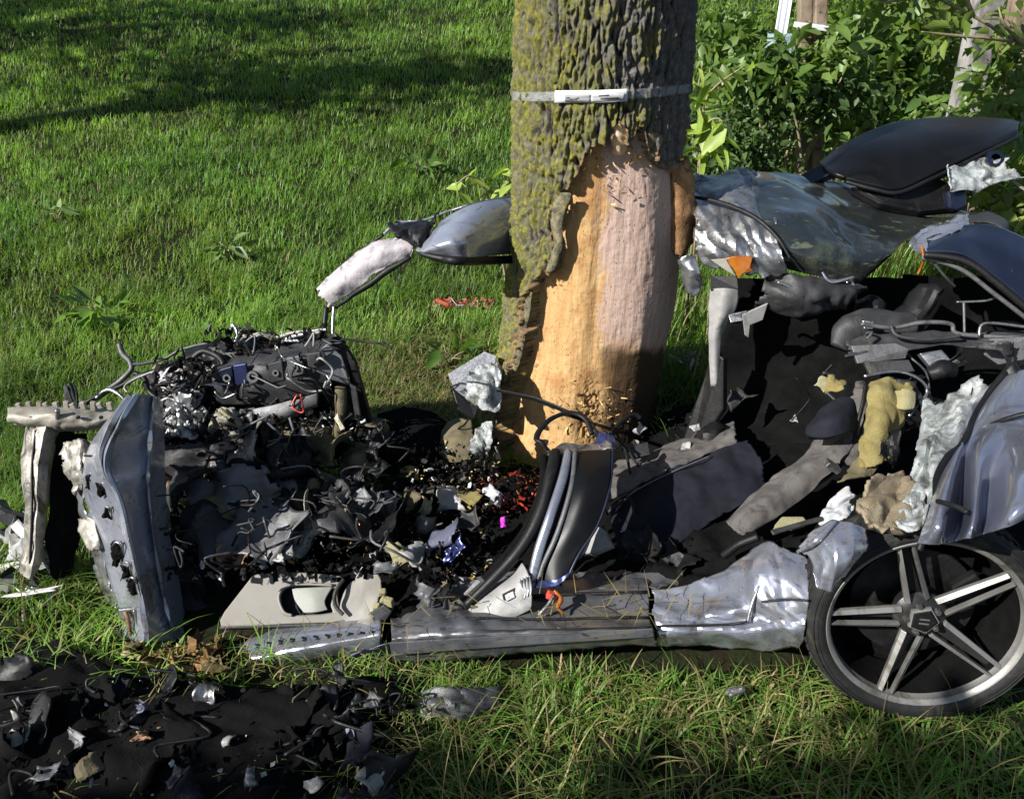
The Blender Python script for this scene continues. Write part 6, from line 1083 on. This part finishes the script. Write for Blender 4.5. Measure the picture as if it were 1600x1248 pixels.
Vb = np.array([[[x, 5.7+.0025*math.sin(x*170), z] for x in xs] for z in (float(ground_h(a[0], 5.7)), a[2], b[2]+.3)])
s = link('sheet', meshnp('sheet', Vb, gridfaces(3, 37), smooth=True), M['whitepaint'], bd); so = s.modifiers.new('thickness', 'SOLIDIFY'); so.thickness = .004
box('crate', W(1220, 70, 5.6), (.16, .12, .12), worn('pale_blue_plastic', (.16, .23, .27), (.28, .36, .40), .5), bd)
def weed(label, px, py, n, size, seed, pal):
    d = ray(px, py); Y = 3.0
    for _ in range(60):                                  # march to the ground
        p = W(px, py, Y)
        if p[2] <= float(ground_h(p[0], Y)): break
        Y += .12
    p[2] = float(ground_h(p[0], Y)); t = thing('weed', label, 'weed', tuple(p), 'broad leaved weeds in the lawn'); r = np.random.default_rng(seed)
    az = r.uniform(0, 6.28, n); L = r.uniform(.3, 1, n)*size
    C = np.stack([p[0]+.9*L*np.cos(az), p[1]+.9*L*np.sin(az), p[2]+.04+.09*r.random(n)], -1); leafcloud('leaves', C, size*.75, t, seed, pal, .1, var=.5)
    for k in range(5): tube('stem', [p, p+np.array([.02*math.cos(k*1.3), .02*math.sin(k*1.3), .06]), C[k % n]], .003, M['twig'], t, world=True, n=8, k=5)
WP = ((.085, .15, .04), (.19, .26, .09))
weed('grey green broad leaved weed in the middle of the lawn', 360, 415, 26, .10, 61, WP)
weed('tall bright green weed at the left behind the engine', 165, 520, 34, .13, 62, ((.09, .18, .03), (.19, .28, .05)))
weed('small pale weed at the left edge of the lawn', 98, 362, 14, .09, 63, WP)
weed('dark green weed clump below the roof rail', 655, 275, 20, .12, 64, ((.06, .13, .02), (.12, .20, .045)))
weed('low green weed right of the engine', 705, 590, 12, .09, 65, ((.05, .11, .02), (.09, .16, .03)))
# grass pushing up between the wreck and the verge, and fine tall stalks by the shrubs
tallgrass('seed_stalks', 'pale tall grass stalks standing in front of the shrubs', 520, (1.6, 4.4, 4.2, 5.6), (.35, .75), 66, .7, (.005, .009), (.05, .35))
# trees standing left of the frame: their crowns shade the top of the field
def shade_tree(label, gx, gy, h, rad, n, seed):
    kk = (h-.6)/math.tan(SUN_EL); x, y = gx+math.sin(SUN_AZ)*kk, gy+math.cos(SUN_AZ)*kk
    gz = float(ground_h(x, y)); t = thing('roadside_shade_tree', label, 'tree', (x, y, gz)); r = np.random.default_rng(seed)
    tube('trunk', [(x, y, gz-.1), (x+.05, y, gz+1.2), (x-.05, y+.05, h*.7), (x, y, h+.5)], [.30, .24, .17, .06], mb_plain, t, world=True, k=14, wob=.02)
    C = []
    for k in range(14):
        a = k*2.4; z0 = h*.55+.16*k; e = np.array([x+math.cos(a)*rad[0]*r.uniform(.5, 1), y+math.sin(a)*rad[1]*r.uniform(.5, 1), h+r.uniform(-.6, .9)*rad[2]]); b = np.array([x, y, z0]); m2 = (b+e)/2+np.array([0, 0, .3])
        tube('limb', [b, m2, e], [.09, .06, .02], mb_plain, t, world=True, n=12, k=7)
        C.append(r.normal(e, (.45, .45, .3), (n//14, 3)))
    leafcloud('crown', np.concatenate(C), .15, t, seed, D1)
shade_tree('leafy roadside tree outside the frame, its crown shading the field', -2.0, 8.7, 4.6, (2.4, 1.0, .6), 1900, 71)
shade_tree('second leafy roadside tree outside the frame at the far left', -5.5, 11.6, 5.0, (3.4, 1.5, .8), 2600, 72)

def verge_shade_tree():  # unseen tree added so its low leaf clumps darken the foreground
    x, y = -6.0, -4.4; t = thing('roadside_shade_tree', 'roadside tree added unseen behind the camera at the left to shade the verge', 'tree', (x, y, 0)); r = np.random.default_rng(81)
    tube('trunk', [(x, y, -.1), (x, y, 1.5), (x+.05, y, 3.5), (x, y, 5.5)], [.30, .25, .2, .06], mb_plain, t, world=True, k=14, wob=.02); C = []
    h = 3.4; k_ = h/math.tan(SUN_EL); off = np.array([math.sin(SUN_AZ)*k_, math.cos(SUN_AZ)*k_])
    for q, (gx, gy) in enumerate(((-1.0, .80), (-.9, 1.0), (-.5, .98), (-.2, 1.05), (-.55, .8), (-.1, .80), (.35, 1.02), (.8, 1.05), (1.2, 1.18), (.2, .55), (-.7, .4), (.9, .7), (1.5, .95))):
        e = np.array([gx+off[0], gy+off[1], h+r.normal(0, .05)]); tube('limb', [(x, y, 2.6+.1*q), ((x+e[0])/2, (y+e[1])/2, 3.3), e], [.06, .035, .01], mb_plain, t, world=True, n=12, k=6); C.append(r.normal(e, (.22, .10, .06), (150, 3)))
    for q in range(10):
        a = q*2.4; e = np.array([x+1.4*math.cos(a), y-.6+1.0*math.sin(a), 5.0+.15*q]); tube('limb', [(x, y, 4+.1*q), e], [.06, .02], mb_plain, t, world=True, n=6, k=6); C.append(r.normal(e, (.4, .4, .3), (200, 3)))
    leafcloud('crown', np.concatenate(C), .10, t, 82, D1)
verge_shade_tree()
